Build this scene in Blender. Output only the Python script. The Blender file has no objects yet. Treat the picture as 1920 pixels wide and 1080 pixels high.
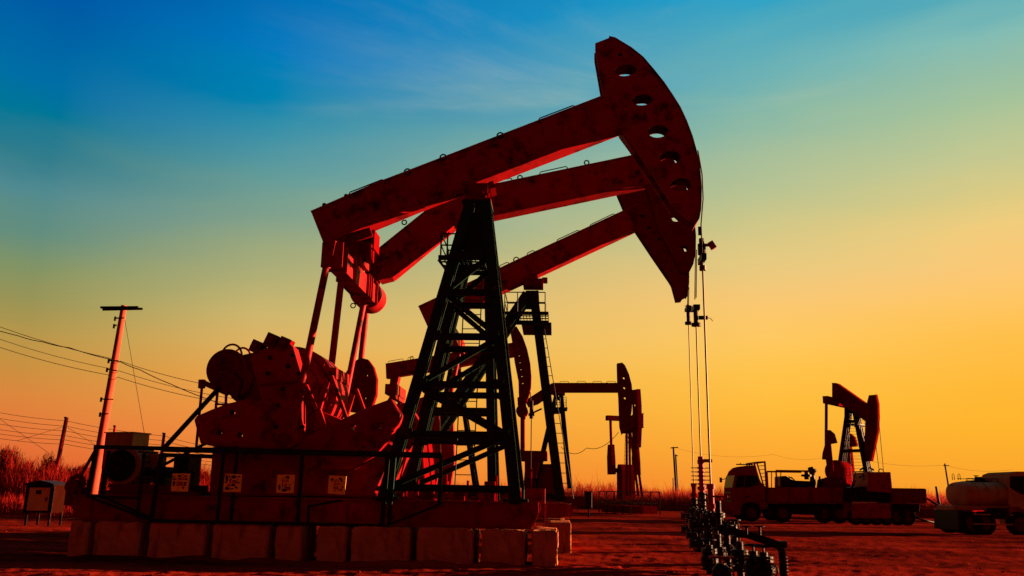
import bpy, bmesh, math, random
from math import sin, cos, radians, pi, sqrt, atan2
from mathutils import Vector, Matrix, noise
random.seed(7)
R = radians
scene = bpy.context.scene
COL = scene.collection

# ------------------------------------------------------------------ camera
CAM_H = 1.25; FPX = 1600.0; PITCH = math.atan(0.2406); ROLL = R(1.0)
_r0 = Vector((1, 0, 0)); FW = Vector((0, cos(PITCH), sin(PITCH))); _u0 = Vector((0, -sin(PITCH), cos(PITCH)))
RT = _r0*cos(ROLL) + _u0*sin(ROLL); UP = _u0*cos(ROLL) - _r0*sin(ROLL)
CAM = Vector((0, 0, CAM_H))
cd = bpy.data.cameras.new('camera'); co = bpy.data.objects.new('camera', cd); COL.objects.link(co)
m = Matrix((RT, UP, -FW)).transposed().to_4x4(); m.translation = CAM
co.matrix_world = m
cd.sensor_width = 36; cd.lens = FPX/1920*36; cd.clip_start = 0.1; cd.clip_end = 9000
scene.camera = co

# ------------------------------------------------------------------ exposure, sun, sky
EXPO = 2.4
scene.view_settings.view_transform = 'Standard'; scene.view_settings.look = 'None'
scene.view_settings.exposure = EXPO; scene.view_settings.gamma = 1
SUN_AZ = R(75); SUN_EL = R(5.2)
sl = bpy.data.lights.new('sun', 'SUN'); sl.energy = 5.0; sl.angle = R(0.6); sl.color = (1.0, 0.50, 0.26)
so = bpy.data.objects.new('sun', sl); COL.objects.link(so)
sdir = Vector((sin(SUN_AZ)*cos(SUN_EL), cos(SUN_AZ)*cos(SUN_EL), sin(SUN_EL)))
so.rotation_euler = sdir.to_track_quat('Z', 'Y').to_euler()

def lin(c):
    c /= 255.0
    return c/12.92 if c <= 0.04045 else ((c+0.055)/1.055)**2.4
def L3(r, g, b): return (lin(r), lin(g), lin(b), 1)

world = bpy.data.worlds.new('World'); scene.world = world; world.use_nodes = True
nt = world.node_tree; nt.nodes.clear()
def N(t, tree=None, **kw):
    n = (tree or nt).nodes.new(t)
    for k, v in kw.items(): setattr(n, k, v)
    return n
def MATH(op, a, b=None, c=None, clamp=False, tree=None):
    tr = tree or nt
    n = tr.nodes.new('ShaderNodeMath'); n.operation = op; n.use_clamp = clamp
    for i, v in enumerate((a, b, c)):
        if v is None: continue
        if isinstance(v, (int, float)): n.inputs[i].default_value = v
        else: tr.links.new(v, n.inputs[i])
    return n.outputs[0]
def build_sky():
    tc = N('ShaderNodeTexCoord'); sep = N('ShaderNodeSeparateXYZ')
    nrm = N('ShaderNodeVectorMath', operation='NORMALIZE')
    nt.links.new(tc.outputs['Generated'], nrm.inputs[0]); nt.links.new(nrm.outputs[0], sep.inputs[0])
    X, Y, Z = sep.outputs
    el = MATH('MULTIPLY', MATH('ARCSINE', Z), 180/pi)
    az = MATH('MULTIPLY', MATH('ARCTAN2', X, Y), 180/pi)
    # thin streaky high cloud lifts the colour of the band below it
    mp = N('ShaderNodeMapping'); mp.inputs['Rotation'].default_value = (0.3, R(-38), 0.2); mp.inputs['Scale'].default_value = (1.3, 2.0, 5.5)
    nt.links.new(nrm.outputs[0], mp.inputs['Vector'])
    ns = N('ShaderNodeTexNoise'); ns.inputs['Scale'].default_value = 1.7; ns.inputs['Detail'].default_value = 6; ns.inputs['Roughness'].default_value = 0.55
    ns.inputs['Distortion'].default_value = 0.6
    nt.links.new(mp.outputs[0], ns.inputs['Vector'])
    wisp = MATH('MULTIPLY', MATH('SUBTRACT', ns.outputs['Fac'], 0.5), 6.0)
    e2 = MATH('SUBTRACT', el, MATH('MULTIPLY', wisp, MATH('MULTIPLY', MATH('MULTIPLY', el, 1/30.0, clamp=True), 1.0)))
    fac = MATH('DIVIDE', MATH('ADD', e2, 10.0), 70.0, clamp=True)     # -10..60 deg
    def ramp(stops):
        r = N('ShaderNodeValToRGB'); cr = r.color_ramp; cr.interpolation = 'LINEAR'
        pts = [((e+10)/70, L3(*c)) for e, c in stops]
        cr.elements[0].position = pts[0][0]; cr.elements[0].color = pts[0][1]
        cr.elements[1].position = pts[-1][0]; cr.elements[1].color = pts[-1][1]
        for p, c in pts[1:-1]:
            q = cr.elements.new(p); q.color = c
        nt.links.new(fac, r.inputs[0]); return r.outputs[0]
    def strip(px, rows):
        out = []
        for y, c in rows:
            d = (FW + RT*((px-960)/FPX) + UP*((540-y)/FPX)).normalized(); out.append((math.degrees(math.asin(d.z)), c))
        out.sort(key=lambda t: t[0]); return ramp(out)
    c0 = strip(60, [(-260, (0, 60, 135)), (0, (0, 88, 165)), (160, (0, 110, 165)), (230, (0, 118, 150)), (290, (50, 125, 140)), (360, (80, 138, 145)), (430, (100, 142, 125)), (500, (130, 148, 100)), (560, (155, 148, 85)), (620, (180, 150, 75)), (680, (200, 145, 65)), (740, (220, 134, 60)), (800, (228, 120, 58)), (900, (224, 92, 46))])
    c1 = strip(480, [(-260, (0, 85, 160)), (0, (0, 115, 185)), (90, (0, 122, 190)), (180, (0, 132, 175)), (220, (45, 142, 170)), (270, (70, 148, 165)), (330, (95, 155, 155)), (400, (125, 160, 140)), (460, (155, 168, 125)), (520, (182, 176, 115)), (580, (205, 182, 110)), (640, (222, 178, 98)), (700, (235, 165, 75)), (800, (240, 145, 62)), (910, (238, 116, 50))])
    c2 = strip(1420, [(-260, (0, 120, 180)), (0, (35, 160, 200)), (60, (75, 168, 190)), (150, (110, 178, 180)), (230, (140, 185, 165)), (300, (165, 190, 155)), (380, (185, 195, 145)), (440, (208, 199, 135)), (480, (228, 202, 130)), (560, (250, 200, 115)), (640, (255, 200, 95)), (700, (255, 195, 75)), (760, (255, 188, 60)), (840, (253, 172, 50)), (930, (248, 145, 42))])
    c3 = strip(1840, [(-260, (40, 130, 165)), (0, (85, 170, 185)), (60, (130, 188, 180)), (130, (150, 190, 165)), (200, (165, 195, 155)), (300, (195, 200, 145)), (380, (222, 203, 130)), (420, (240, 205, 125)), (500, (252, 200, 115)), (560, (255, 198, 100)), (640, (255, 192, 75)), (720, (255, 185, 55)), (800, (255, 180, 45)), (940, (248, 158, 42))])
    # unseen sky behind the camera, tinted warm red to redden the shaded near faces
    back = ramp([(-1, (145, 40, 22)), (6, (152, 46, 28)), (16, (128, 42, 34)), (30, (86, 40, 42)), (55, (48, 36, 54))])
    def mix(f, a, b):
        n = N('ShaderNodeMix', data_type='RGBA', clamp_factor=True)
        nt.links.new(f, n.inputs[0]); nt.links.new(a, n.inputs[6]); nt.links.new(b, n.inputs[7]); return n.outputs[2]
    f1 = MATH('DIVIDE', MATH('ADD', az, 30.0), 13.0, clamp=True)
    f2 = MATH('DIVIDE', MATH('ADD', az, 17.0), 34.0, clamp=True)
    f3 = MATH('DIVIDE', MATH('SUBTRACT', az, 17.0), 13.0, clamp=True)
    front = mix(f3, mix(f2, mix(f1, c0, c1), c2), c3)
    # pale cirrus veils
    mp2 = N('ShaderNodeMapping'); mp2.inputs['Rotation'].default_value = (0.0, R(52), 0.35); mp2.inputs['Scale'].default_value = (1.0, 1.5, 4.5)
    nt.links.new(nrm.outputs[0], mp2.inputs['Vector'])
    n2 = N('ShaderNodeTexNoise'); mp2.inputs['Location'].default_value = (0.7, 0.25, 0.9); n2.inputs['Scale'].default_value = 1.7; n2.inputs['Detail'].default_value = 8; n2.inputs['Roughness'].default_value = 0.62; n2.inputs['Distortion'].default_value = 1.1
    nt.links.new(mp2.outputs[0], n2.inputs['Vector'])
    vm = N('ShaderNodeMapRange', interpolation_type='SMOOTHSTEP'); vm.inputs[1].default_value = 0.47; vm.inputs[2].default_value = 0.74; nt.links.new(n2.outputs['Fac'], vm.inputs[0])
    vc = N('ShaderNodeRGB'); vc.outputs[0].default_value = L3(200, 205, 175)
    hi = N('ShaderNodeMapRange', interpolation_type='SMOOTHSTEP'); hi.inputs[1].default_value = 10; hi.inputs[2].default_value = 24; nt.links.new(el, hi.inputs[0])
    ra = N('ShaderNodeMapRange'); ra.inputs[1].default_value = -20; ra.inputs[2].default_value = 5; nt.links.new(az, ra.inputs[0])
    front = mix(MATH('MULTIPLY', MATH('MULTIPLY', MATH('MULTIPLY', vm.outputs[0], 0.30), hi.outputs[0]), ra.outputs[0]), front, vc.outputs[0])
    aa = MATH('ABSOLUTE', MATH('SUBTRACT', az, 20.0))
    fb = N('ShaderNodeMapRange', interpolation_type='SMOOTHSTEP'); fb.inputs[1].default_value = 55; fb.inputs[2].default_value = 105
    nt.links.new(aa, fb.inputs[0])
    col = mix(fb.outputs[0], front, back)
    bg = N('ShaderNodeBackground'); bg.inputs[1].default_value = 1/2**EXPO
    out = N('ShaderNodeOutputWorld')
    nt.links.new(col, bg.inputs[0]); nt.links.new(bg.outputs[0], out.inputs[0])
build_sky()

# ------------------------------------------------------------------ materials
def mat(name, base, rough=0.5, spec=0.2, metal=0.0, var=0.0, vscale=3.0, dirt=None, dfac=0.5, dscale=2.0, bump=0.0, bscale=20.0, streak=False, transl=0.0):
    mt = bpy.data.materials.new(name); mt.use_nodes = True
    t = mt.node_tree; b = t.nodes['Principled BSDF']
    b.inputs['Roughness'].default_value = rough; b.inputs['Metallic'].default_value = metal
    b.inputs['Specular IOR Level'].default_value = spec
    b.inputs['Base Color'].default_value = (*base, 1)
    tc = N('ShaderNodeTexCoord', t); vec = tc.outputs['Object']
    if dirt or var:
        mp = N('ShaderNodeMapping', t); mp.inputs['Scale'].default_value = (1, 1, 0.25) if streak else (1, 1, 1)
        t.links.new(vec, mp.inputs[0])
        n1 = N('ShaderNodeTexNoise', t); n1.inputs['Scale'].default_value = dscale; n1.inputs['Detail'].default_value = 7; n1.inputs['Roughness'].default_value = 0.65
        t.links.new(mp.outputs[0], n1.inputs['Vector'])
        rp = N('ShaderNodeValToRGB', t); rp.color_ramp.elements[0].position = 0.5; rp.color_ramp.elements[1].position = 0.68
        t.links.new(n1.outputs['Fac'], rp.inputs[0])
        mx = N('ShaderNodeMix', t, data_type='RGBA'); mx.inputs[6].default_value = (*base, 1); mx.inputs[7].default_value = (*(dirt or base), 1)
        t.links.new(MATH('MULTIPLY', rp.outputs[0], dfac, tree=t), mx.inputs[0])
        n2 = N('ShaderNodeTexNoise', t); n2.inputs['Scale'].default_value = vscale; n2.inputs['Detail'].default_value = 5
        t.links.new(vec, n2.inputs['Vector'])
        hv = N('ShaderNodeHueSaturation', t); t.links.new(mx.outputs[2], hv.inputs['Color'])
        t.links.new(MATH('ADD', MATH('MULTIPLY', MATH('SUBTRACT', n2.outputs['Fac'], 0.5, tree=t), var*2.4, tree=t), 1.0, tree=t), hv.inputs['Value'])
        t.links.new(hv.outputs[0], b.inputs['Base Color'])
        t.links.new(MATH('ADD', MATH('MULTIPLY', n1.outputs['Fac'], 0.3, tree=t), rough-0.15, clamp=True, tree=t), b.inputs['Roughness'])
    if bump:
        n3 = N('ShaderNodeTexNoise', t); n3.inputs['Scale'].default_value = bscale; n3.inputs['Detail'].default_value = 6
        t.links.new(vec, n3.inputs['Vector'])
        bp = N('ShaderNodeBump', t); bp.inputs['Strength'].default_value = bump; bp.inputs['Distance'].default_value = 0.03
        t.links.new(n3.outputs['Fac'], bp.inputs['Height']); t.links.new(bp.outputs[0], b.inputs['Normal'])
    if transl:
        out = t.nodes['Material Output']; tl = N('ShaderNodeBsdfTranslucent', t); tl.inputs[0].default_value = (*base, 1)
        ms = N('ShaderNodeMixShader', t); ms.inputs[0].default_value = transl
        t.links.new(b.outputs[0], ms.inputs[1]); t.links.new(tl.outputs[0], ms.inputs[2]); t.links.new(ms.outputs[0], out.inputs[0])
    return mt
M = {
 'red': mat('red_paint', (0.21, 0.0022, 0.004), 0.5, 0.06, var=0.30, vscale=2.2, dirt=(0.018, 0.002, 0.002), dfac=0.95, dscale=2.9, bump=0.12, bscale=9),
 'red2': mat('old_red_paint', (0.12, 0.002, 0.003), 0.62, 0.0, var=0.35, vscale=3, dirt=(0.02, 0.002, 0.001), dfac=0.8, dscale=3.0, bump=0.15, bscale=8),
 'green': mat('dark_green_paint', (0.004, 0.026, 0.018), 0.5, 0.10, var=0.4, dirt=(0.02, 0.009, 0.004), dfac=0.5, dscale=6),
 'black': mat('black_greasy_metal', (0.006, 0.002, 0.0015), 0.42, 0.04, var=0.4, dirt=(0.06, 0.005, 0.003), dfac=0.8, dscale=9, bump=0.3, bscale=30),
 'steel': mat('polished_steel', (0.045, 0.022, 0.01), 0.4, 0.3, metal=0.6),
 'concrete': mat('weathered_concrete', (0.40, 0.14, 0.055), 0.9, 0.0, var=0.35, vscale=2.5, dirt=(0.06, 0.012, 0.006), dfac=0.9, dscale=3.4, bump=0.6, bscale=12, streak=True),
 'cream': mat('cream_paint', (0.30, 0.16, 0.04), 0.6, 0.0, var=0.2, dirt=(0.15, 0.06, 0.02), dfac=0.4),
 'tan': mat('tan_paint', (0.30, 0.145, 0.04), 0.6, 0.02, var=0.2, dirt=(0.05, 0.02, 0.008), dfac=0.5, dscale=2),
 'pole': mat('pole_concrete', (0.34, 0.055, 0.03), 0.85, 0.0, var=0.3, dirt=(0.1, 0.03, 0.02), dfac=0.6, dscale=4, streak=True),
 'rubber': mat('rubber', (0.012, 0.006, 0.005), 0.9, 0.0, var=0.2, dirt=(0.04, 0.012, 0.008), dfac=0.5),
 'brown_and_shade': mat('dark_brown_and_shade', (0.016, 0.0025, 0.0012), 0.8, 0.0, var=0.3, dirt=(0.015, 0.004, 0.002), dfac=0.6),  # brown of the flow pipe; on the cabinet body it paints in shade
 'truckred': mat('dusty_truck_red', (0.20, 0.003, 0.003), 0.7, 0.0, var=0.3, dirt=(0.06, 0.01, 0.005), dfac=0.7, dscale=2.2),
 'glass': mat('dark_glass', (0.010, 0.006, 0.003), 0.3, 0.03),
 'door': mat('pale_door_paint', (0.46, 0.27, 0.06), 0.6, 0.1, var=0.2, dirt=(0.15, 0.06, 0.02), dfac=0.4),
 'yellow': mat('yellow_sign', (0.85, 0.50, 0.03), 0.6, 0.2, var=0.15, dirt=(0.2, 0.06, 0.02), dfac=0.4, dscale=12),
 'ink': mat('sign_ink', (0.02, 0.008, 0.005), 0.7, 0.1),
 'redink': mat('sign_red_ink', (0.30, 0.01, 0.006), 0.7, 0.1),
 'scrub': mat('dry_scrub', (0.26, 0.020, 0.012), 0.85, 0.05, var=0.5, vscale=0.35, transl=0.45),
 'reed': mat('dry_reed', (0.24, 0.009, 0.006), 0.85, 0.05, var=0.4, vscale=0.5, transl=0.45),
 'wire': mat('wire', (0.02, 0.012, 0.008), 0.7, 0.1),
 'stone': mat('gravel_stone', (0.15, 0.010, 0.005), 0.95, 0.0, var=0.4, vscale=8),
}
def soil():
    mt = bpy.data.materials.new('packed_soil'); mt.use_nodes = True; t = mt.node_tree; b = t.nodes['Principled BSDF']
    b.inputs['Roughness'].default_value = 0.9; b.inputs['Specular IOR Level'].default_value = 0.0
    tc = N('ShaderNodeTexCoord', t); v = tc.outputs['Object']
    def nz(s, d=6, r=0.6, sc=(1, 1, 1)):
        mp = N('ShaderNodeMapping', t); mp.inputs['Scale'].default_value = sc; t.links.new(v, mp.inputs[0])
        n = N('ShaderNodeTexNoise', t); n.inputs['Scale'].default_value = s; n.inputs['Detail'].default_value = d; n.inputs['Roughness'].default_value = r
        t.links.new(mp.outputs[0], n.inputs['Vector']); return n.outputs['Fac']
    a = nz(0.5, 9, 0.62, (0.16, 1, 1)); c = nz(5.0, 8, 0.7); d = nz(32.0, 4, 0.6)
    rp = N('ShaderNodeValToRGB', t); e = rp.color_ramp.elements
    e[0].position = 0.38; e[0].color = (0.03, 0.0036, 0.0018, 1); e[1].position = 0.64; e[1].color = (0.30, 0.018, 0.008, 1)  # bands paint sunlit strips and shadowed tracks into the soil colour
    s = MATH('ADD', MATH('MULTIPLY', a, 0.72, tree=t), MATH('MULTIPLY', c, 0.28, tree=t), tree=t)
    t.links.new(s, rp.inputs[0]); t.links.new(rp.outputs[0], b.inputs['Base Color'])
    h = MATH('ADD', MATH('MULTIPLY', c, 1.0, tree=t), MATH('MULTIPLY', d, 0.35, tree=t), tree=t)
    bp = N('ShaderNodeBump', t); bp.inputs['Strength'].default_value = 0.4; bp.inputs['Distance'].default_value = 0.04
    t.links.new(h, bp.inputs['Height']); t.links.new(bp.outputs[0], b.inputs['Normal'])
    return mt
M['soil'] = soil()

# ------------------------------------------------------------------ mesh builder
class MB:
    def __init__(s): s.v = []; s.f = []; s.smooth = []
    def add(s, vs, fs, sm=False):
        o = len(s.v); s.v += [Vector(p) for p in vs]; s.f += [tuple(i+o for i in f) for f in fs]; s.smooth += [sm]*len(fs); return s
    def box(s, c, d, rot=None):
        hx, hy, hz = d[0]/2, d[1]/2, d[2]/2
        vs = [Vector((x, y, z)) for x in (-hx, hx) for y in (-hy, hy) for z in (-hz, hz)]
        if rot is not None: vs = [rot @ p for p in vs]
        return s.add([p+Vector(c) for p in vs], [(0,1,3,2),(4,6,7,5),(0,4,5,1),(2,3,7,6),(0,2,6,4),(1,5,7,3)])
    def bar(s, a, b, w, h=None, up=None):
        a = Vector(a); b = Vector(b); d = b-a; L = d.length
        if L < 1e-6: return s
        d.normalize(); h = h or w
        up = Vector(up) if up else (Vector((0, 1, 0)) if abs(d.y) < 0.9 else Vector((0, 0, 1)))
        x = d.cross(up).normalized(); y = x.cross(d).normalized()
        vs = [p + x*sx*w/2 + y*sy*h/2 for p in (a, b) for sx, sy in ((-1,-1),(1,-1),(1,1),(-1,1))]
        return s.add(vs, [(0,3,2,1),(4,5,6,7),(0,1,5,4),(1,2,6,5),(2,3,7,6),(3,0,4,7)])
    def ibeam(s, a, b, w, h, up=None, t=None):        # flanges at +-h/2 along 'up'
        a = Vector(a); b = Vector(b); d = (b-a).normalized(); t = t or w*0.12
        up = Vector(up) if up else Vector((0, 1, 0))
        x = d.cross(up).normalized(); y = x.cross(d).normalized()
        for sgn in (-1, 1):
            s.bar(a+y*sgn*(h/2-t/2), b+y*sgn*(h/2-t/2), w, t, up=y)
        s.bar(a, b, t, h-2*t-0.002, up=y); return s
    def cyl(s, a, b, r0, r1=None, n=14, cap=True, sm=True):
        a = Vector(a); b = Vector(b); r1 = r0 if r1 is None else r1
        d = (b-a).normalized(); t = Vector((0, 0, 1)) if abs(d.z) < 0.9 else Vector((1, 0, 0))
        x = d.cross(t).normalized(); y = d.cross(x)
        vs = [p + (x*cos(2*pi*i/n)+y*sin(2*pi*i/n))*r for p, r in ((a, r0), (b, r1)) for i in range(n)]
        s.add(vs, [(i, i+n, (i+1) % n+n, (i+1) % n) for i in range(n)], sm)
        if cap: s.add(vs, [tuple(range(n)), tuple(range(2*n-1, n-1, -1))])
        return s
    def lathe(s, base, prof, n=16, axis=(0, 0, 1)):      # prof: (r, along)
        base = Vector(base); d = Vector(axis).normalized(); t = Vector((0, 0, 1)) if abs(d.z) < 0.9 else Vector((1, 0, 0))
        x = d.cross(t).normalized(); y = d.cross(x)
        vs = [base+d*z+(x*cos(2*pi*i/n)+y*sin(2*pi*i/n))*max(r, 1e-4) for r, z in prof for i in range(n)]
        fs = [(k*n+i, k*n+(i+1) % n, (k+1)*n+(i+1) % n, (k+1)*n+i) for k in range(len(prof)-1) for i in range(n)]
        return s.add(vs, fs)
    def tube(s, pts, r, n=6, closed=False):
        pts = [Vector(p) for p in pts]; m_ = len(pts); vs = []
        px = None
        for i, p in enumerate(pts):
            q = pts[(i+1) % m_] if (closed or i < m_-1) else p; o = pts[i-1] if (closed or i > 0) else p
            d = (q-o).normalized()
            t = px if px is not None and abs(px.dot(d)) < 0.95 else (Vector((0, 0, 1)) if abs(d.z) < 0.9 else Vector((1, 0, 0)))
            x = (t - d*t.dot(d)).normalized(); px = x; y = d.cross(x)
            vs += [p+(x*cos(2*pi*k/n)+y*sin(2*pi*k/n))*r for k in range(n)]
        rng = range(m_ if closed else m_-1)
        fs = [(i*n+k, i*n+(k+1) % n, ((i+1) % m_)*n+(k+1) % n, ((i+1) % m_)*n+k) for i in rng for k in range(n)]
        if not closed: fs += [tuple(range(n-1, -1, -1)), tuple((m_-1)*n+k for k in range(n))]
        return s.add(vs, fs, True)
    def ring(s, c, r, t, ax_u=(1, 0, 0), ax_v=(0, 0, 1), n=18):
        c = Vector(c); a = Vector(ax_u); b = Vector(ax_v)
        return s.tube([c+a*r*cos(2*pi*i/n)+b*r*sin(2*pi*i/n) for i in range(n)], t, 6, True)
    def prism(s, pts, v0, v1, holes=()):                 # pts: list of (u, z) ; extruded along y from v0 to v1
        bm = bmesh.new(); loops = [list(pts)]+[list(h) for h in holes]; vl = []; es = []
        for lp in loops:
            vv = [bm.verts.new((p[0], 0, p[1])) for p in lp]; vl.append(vv)
            es += [bm.edges.new((vv[i], vv[(i+1) % len(vv)])) for i in range(len(vv))]
        if holes: bmesh.ops.triangle_fill(bm, use_beauty=True, use_dissolve=False, edges=es, normal=(0, -1, 0))
        else: bm.faces.new(vl[0])
        bm.verts.index_update()
        P0 = [v.co.copy() for v in bm.verts]; F = [[v.index for v in f.verts] for f in bm.faces]
        n = len(P0)
        s.add([Vector((p.x, v0, p.z)) for p in P0]+[Vector((p.x, v1, p.z)) for p in P0], F+[[i+n for i in reversed(f)] for f in F])
        for vv in vl:
            idx = [v.index for v in vv]; k = len(idx)
            o = len(s.v)-2*n
            for i in range(k):
                s.f.append((idx[i]+o, idx[(i+1) % k]+o, idx[(i+1) % k]+n+o, idx[i]+n+o)); s.smooth.append(False)
        bm.free(); return s
    def build(s, name, material, parent=None, bev=0.0, loc=None):
        me = bpy.data.meshes.new(name)
        off = Vector(loc) if loc else Vector((0, 0, 0))
        me.from_pydata([tuple(p-off) for p in s.v], [], s.f); me.polygons.foreach_set('use_smooth', s.smooth)
        bm = bmesh.new(); bm.from_mesh(me); bmesh.ops.recalc_face_normals(bm, faces=bm.faces); bm.to_mesh(me); bm.free()
        me.materials.append(material)
        o = bpy.data.objects.new(name, me); COL.objects.link(o); o.location = off
        if parent: o.parent = parent
        if bev:
            bv = o.modifiers.new('bevel', 'BEVEL'); bv.width = bev; bv.segments = 2; bv.limit_method = 'ANGLE'; bv.angle_limit = R(40)
        return o
def tag(o, label=None, cat=None, group=None, kind=None):
    if label: o['label'] = label
    if cat: o['category'] = cat
    if group: o['group'] = group
    if kind: o['kind'] = kind
    return o

# ------------------------------------------------------------------ local frames (a vertical working plane at a real distance)
def ray(px, py): return FW + RT*((px-960)/FPX) + UP*((540-py)/FPX)
class Frame:
    def __init__(s, px, depth, yaw_deg=3.0, z0=0.0):
        d = ray(px, 925); t = depth/d.y
        s.o = Vector((CAM.x+d.x*t, depth, z0)); a = R(yaw_deg); s.yaw = -a
        s.U = Vector((cos(a), -sin(a), 0)); s.V = Vector((sin(a), cos(a), 0))
    def P(s, px, py, v=0.0):
        d = ray(px, py); q = s.o+s.V*v; t = (q-CAM).dot(s.V)/d.dot(s.V); w = CAM+d*t-s.o
        return Vector((w.dot(s.U), v, w.z))
    def UZ(s, pts, v): return [((p := s.P(x, y, v)).x, p.z) for x, y in pts]
    def root(s, name, label, cat, group=None):
        e = bpy.data.objects.new(name, None); COL.objects.link(e); e.location = s.o; e.rotation_euler = (0, 0, s.yaw); e.empty_display_size = 0.3
        return tag(e, label, cat, group)
    def px(s, v=0.0): return (s.o+s.V*v).y/FPX          # metres per photo pixel near the origin
def ell(cx, cy, rx, ry, n=14, rot=0):
    c, s_ = cos(rot), sin(rot)
    return [(cx+rx*cos(2*pi*i/n)*c-ry*sin(2*pi*i/n)*s_, cy+rx*cos(2*pi*i/n)*s_+ry*sin(2*pi*i/n)*c) for i in range(n)]

# ------------------------------------------------------------------ ground
def ground_z(x, y):
    z = 0.0
    d = sqrt(x*x+y*y)
    if d < 130:
        k = max(0.0, 1-d/130)
        z += 0.05*k*noise.noise(Vector((x*0.35, y*0.5, 0))) + 0.03*k*noise.noise(Vector((x*1.3, y*1.6, 3)))
        if d < 45: z += 0.028*noise.fractal(Vector((x*4.0, y*4.0, 9)), 1.0, 2.0, 3)*max(0, 1-d/45)
        # wheel ruts running across the yard on the right
        if x > -2 and y > 19:
            yy = y+0.05*x+1.3*noise.noise(Vector((x*0.05, y*0.05, 5)))
            f = min(1, (x+2)/4)*min(1, (y-19)/4)*k
            z += 0.045*f*sin(yy*1.15)+0.09*f*noise.noise(Vector((x*0.12, yy*0.9, 7)))
    # berm on the left behind the cabinet
    if x < -8 and 25 < y < 90:
        f = min(1, (-8-x)/9)*min(1, (y-32)/9 if y > 32 else 0)*min(1, (90-y)/20)
        if f > 0: z += f*(1.25+0.5*noise.noise(Vector((x*0.12, y*0.12, 1)))+0.25*noise.noise(Vector((x*0.5, y*0.5, 2))))
    if -10 < x < 2 and 14 < y < 17.6:
        yl = 15.85-0.052*(x+.7); z += (.05+.06*noise.noise(Vector((x*1.7, 0, 31))))*math.exp(-((y-yl)/.28)**2)
    # small heap of loose soil near the front block corner
    z += 0.10*math.exp(-((x-1.6)**2/3.0+(y-14.3)**2/0.5))
    return z-0.02
def ground():
    ang = []; a = -180.0
    while a < 180: ang.append(a); a += 0.16 if -40 <= a < 40 else 5.0
    na = len(ang); rr = [2.0]
    while rr[-1] < 6000: rr.append(rr[-1]*(1.0095 if rr[-1] < 60 else 1.05))
    vs = [(0, 0, -0.02)]; fs = []
    for r in rr:
        for t in ang:
            x = r*sin(R(t)); y = r*cos(R(t)); vs.append((x, y, ground_z(x, y) if (-41 <= t <= 41 and r > 6) else -0.02))
    for k in range(len(rr)-1):
        for i in range(na):
            j = (i+1) % na; fs.append((1+k*na+i, 1+k*na+j, 1+(k+1)*na+j, 1+(k+1)*na+i))
    fs += [(0, 1+(i+1) % na, 1+i) for i in range(na)]
    me = bpy.data.meshes.new('ground'); me.from_pydata(vs, [], fs); me.materials.append(M['soil'])
    me.polygons.foreach_set('use_smooth', [True]*len(fs))
    o = bpy.data.objects.new('ground', me); COL.objects.link(o); tag(o, kind='structure')
ground()

# ------------------------------------------------------------------ pumpjack builder
GP = 'pumpjacks on the oil field'
def tower_side(F, root, legs, hw_top, hw_bot, w, levels, diag, mtl, rungs=None, side=True):
    """legs: [(top px, bottom px), ...] two legs of the near face; mirrored to the far face."""
    ends = []
    for (t, b) in legs:
        T = F.P(t[0], t[1], -hw_top); B = F.P(b[0], b[1], -hw_bot); ends.append((T, B))
        for s_ in (1, -1):
            a = Vector((T.x, T.y*s_, T.z)); c = Vector((B.x, B.y*s_, B.z))
            MB().ibeam(a, c, w, w*1.0, up=(0, 1, 0)).build('support_leg', mtl, root)
    def at(k, z, s_):
        T, B = ends[k]; f = (z-B.z)/(T.z-B.z); p = B.lerp(T, f); return Vector((p.x, p.y*s_, p.z))
    zl = [F.P(x, y, -(hw_bot+hw_top)/2).z for x, y in levels]
    for z in zl:
        for s_ in (1, -1):
            MB().bar(at(0, z, s_), at(1, z, s_), w*0.62, w*0.4, up=(0, 1, 0)).build('cross_bar', mtl, root)
        if side:
            for k in (0, 1):
                MB().bar(at(k, z, 1), at(k, z, -1), w*0.5, w*0.4).build('side_bar', mtl, root)
    for i, dr in enumerate(diag):
        if i+1 >= len(zl) or not dr: continue
        for s_ in (1, -1):
            a, b = (at(0, zl[i+1], s_), at(1, zl[i], s_)) if dr > 0 else (at(0, zl[i], s_), at(1, zl[i+1], s_))
            o_ = Vector((0, 0.03*s_, 0))
            MB().bar(a+o_, b+o_, w*0.5, w*0.3, up=(0, 1, 0)).build('diagonal_brace', mtl, root)
        if side:
            for k in (0, 1):
                a, b = at(k, zl[i+1], 1 if i % 2 else -1), at(k, zl[i], -1 if i % 2 else 1)
                MB().bar(a, b, w*0.35, w*0.3).build('side_brace', mtl, root)
    return at, zl
def ladder(root, a, b, wv, mtl, n, name='ladder'):
    m_ = MB(); a = Vector(a); b = Vector(b); wv = Vector(wv)
    m_.cyl(a-wv/2, b-wv/2, 0.014, n=6); m_.cyl(a+wv/2, b+wv/2, 0.014, n=6)
    for i in range(n):
        p = a.lerp(b, (i+0.5)/n); m_.cyl(p-wv/2, p+wv/2, 0.011, n=6)
    return m_.build(name, mtl, root)
def grab_rail(F, beam, x0, y0, x1, y1, hpx, mtl, v=0.0):
    a = F.P(x0, y0, v); b = F.P(x1, y1, v); d = (b-a).normalized(); n_ = Vector((-d.z, 0, d.x)); h = hpx*F.px()
    a2 = a+n_*h+d*h*0.4; b2 = b+n_*h-d*h*0.4
    MB().tube([a-n_*0.03, a+n_*h*0.7, a2, b2, b+n_*h*0.7, b-n_*0.03], 0.014, 6).build('grab_rail', mtl, beam)
def eye(F, beam, x, y, rpx, mtl, v=0.0):
    r = rpx*F.px(); MB().ring(F.P(x, y, v), r, 0.018).build('lifting_eye', mtl, beam)
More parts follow.
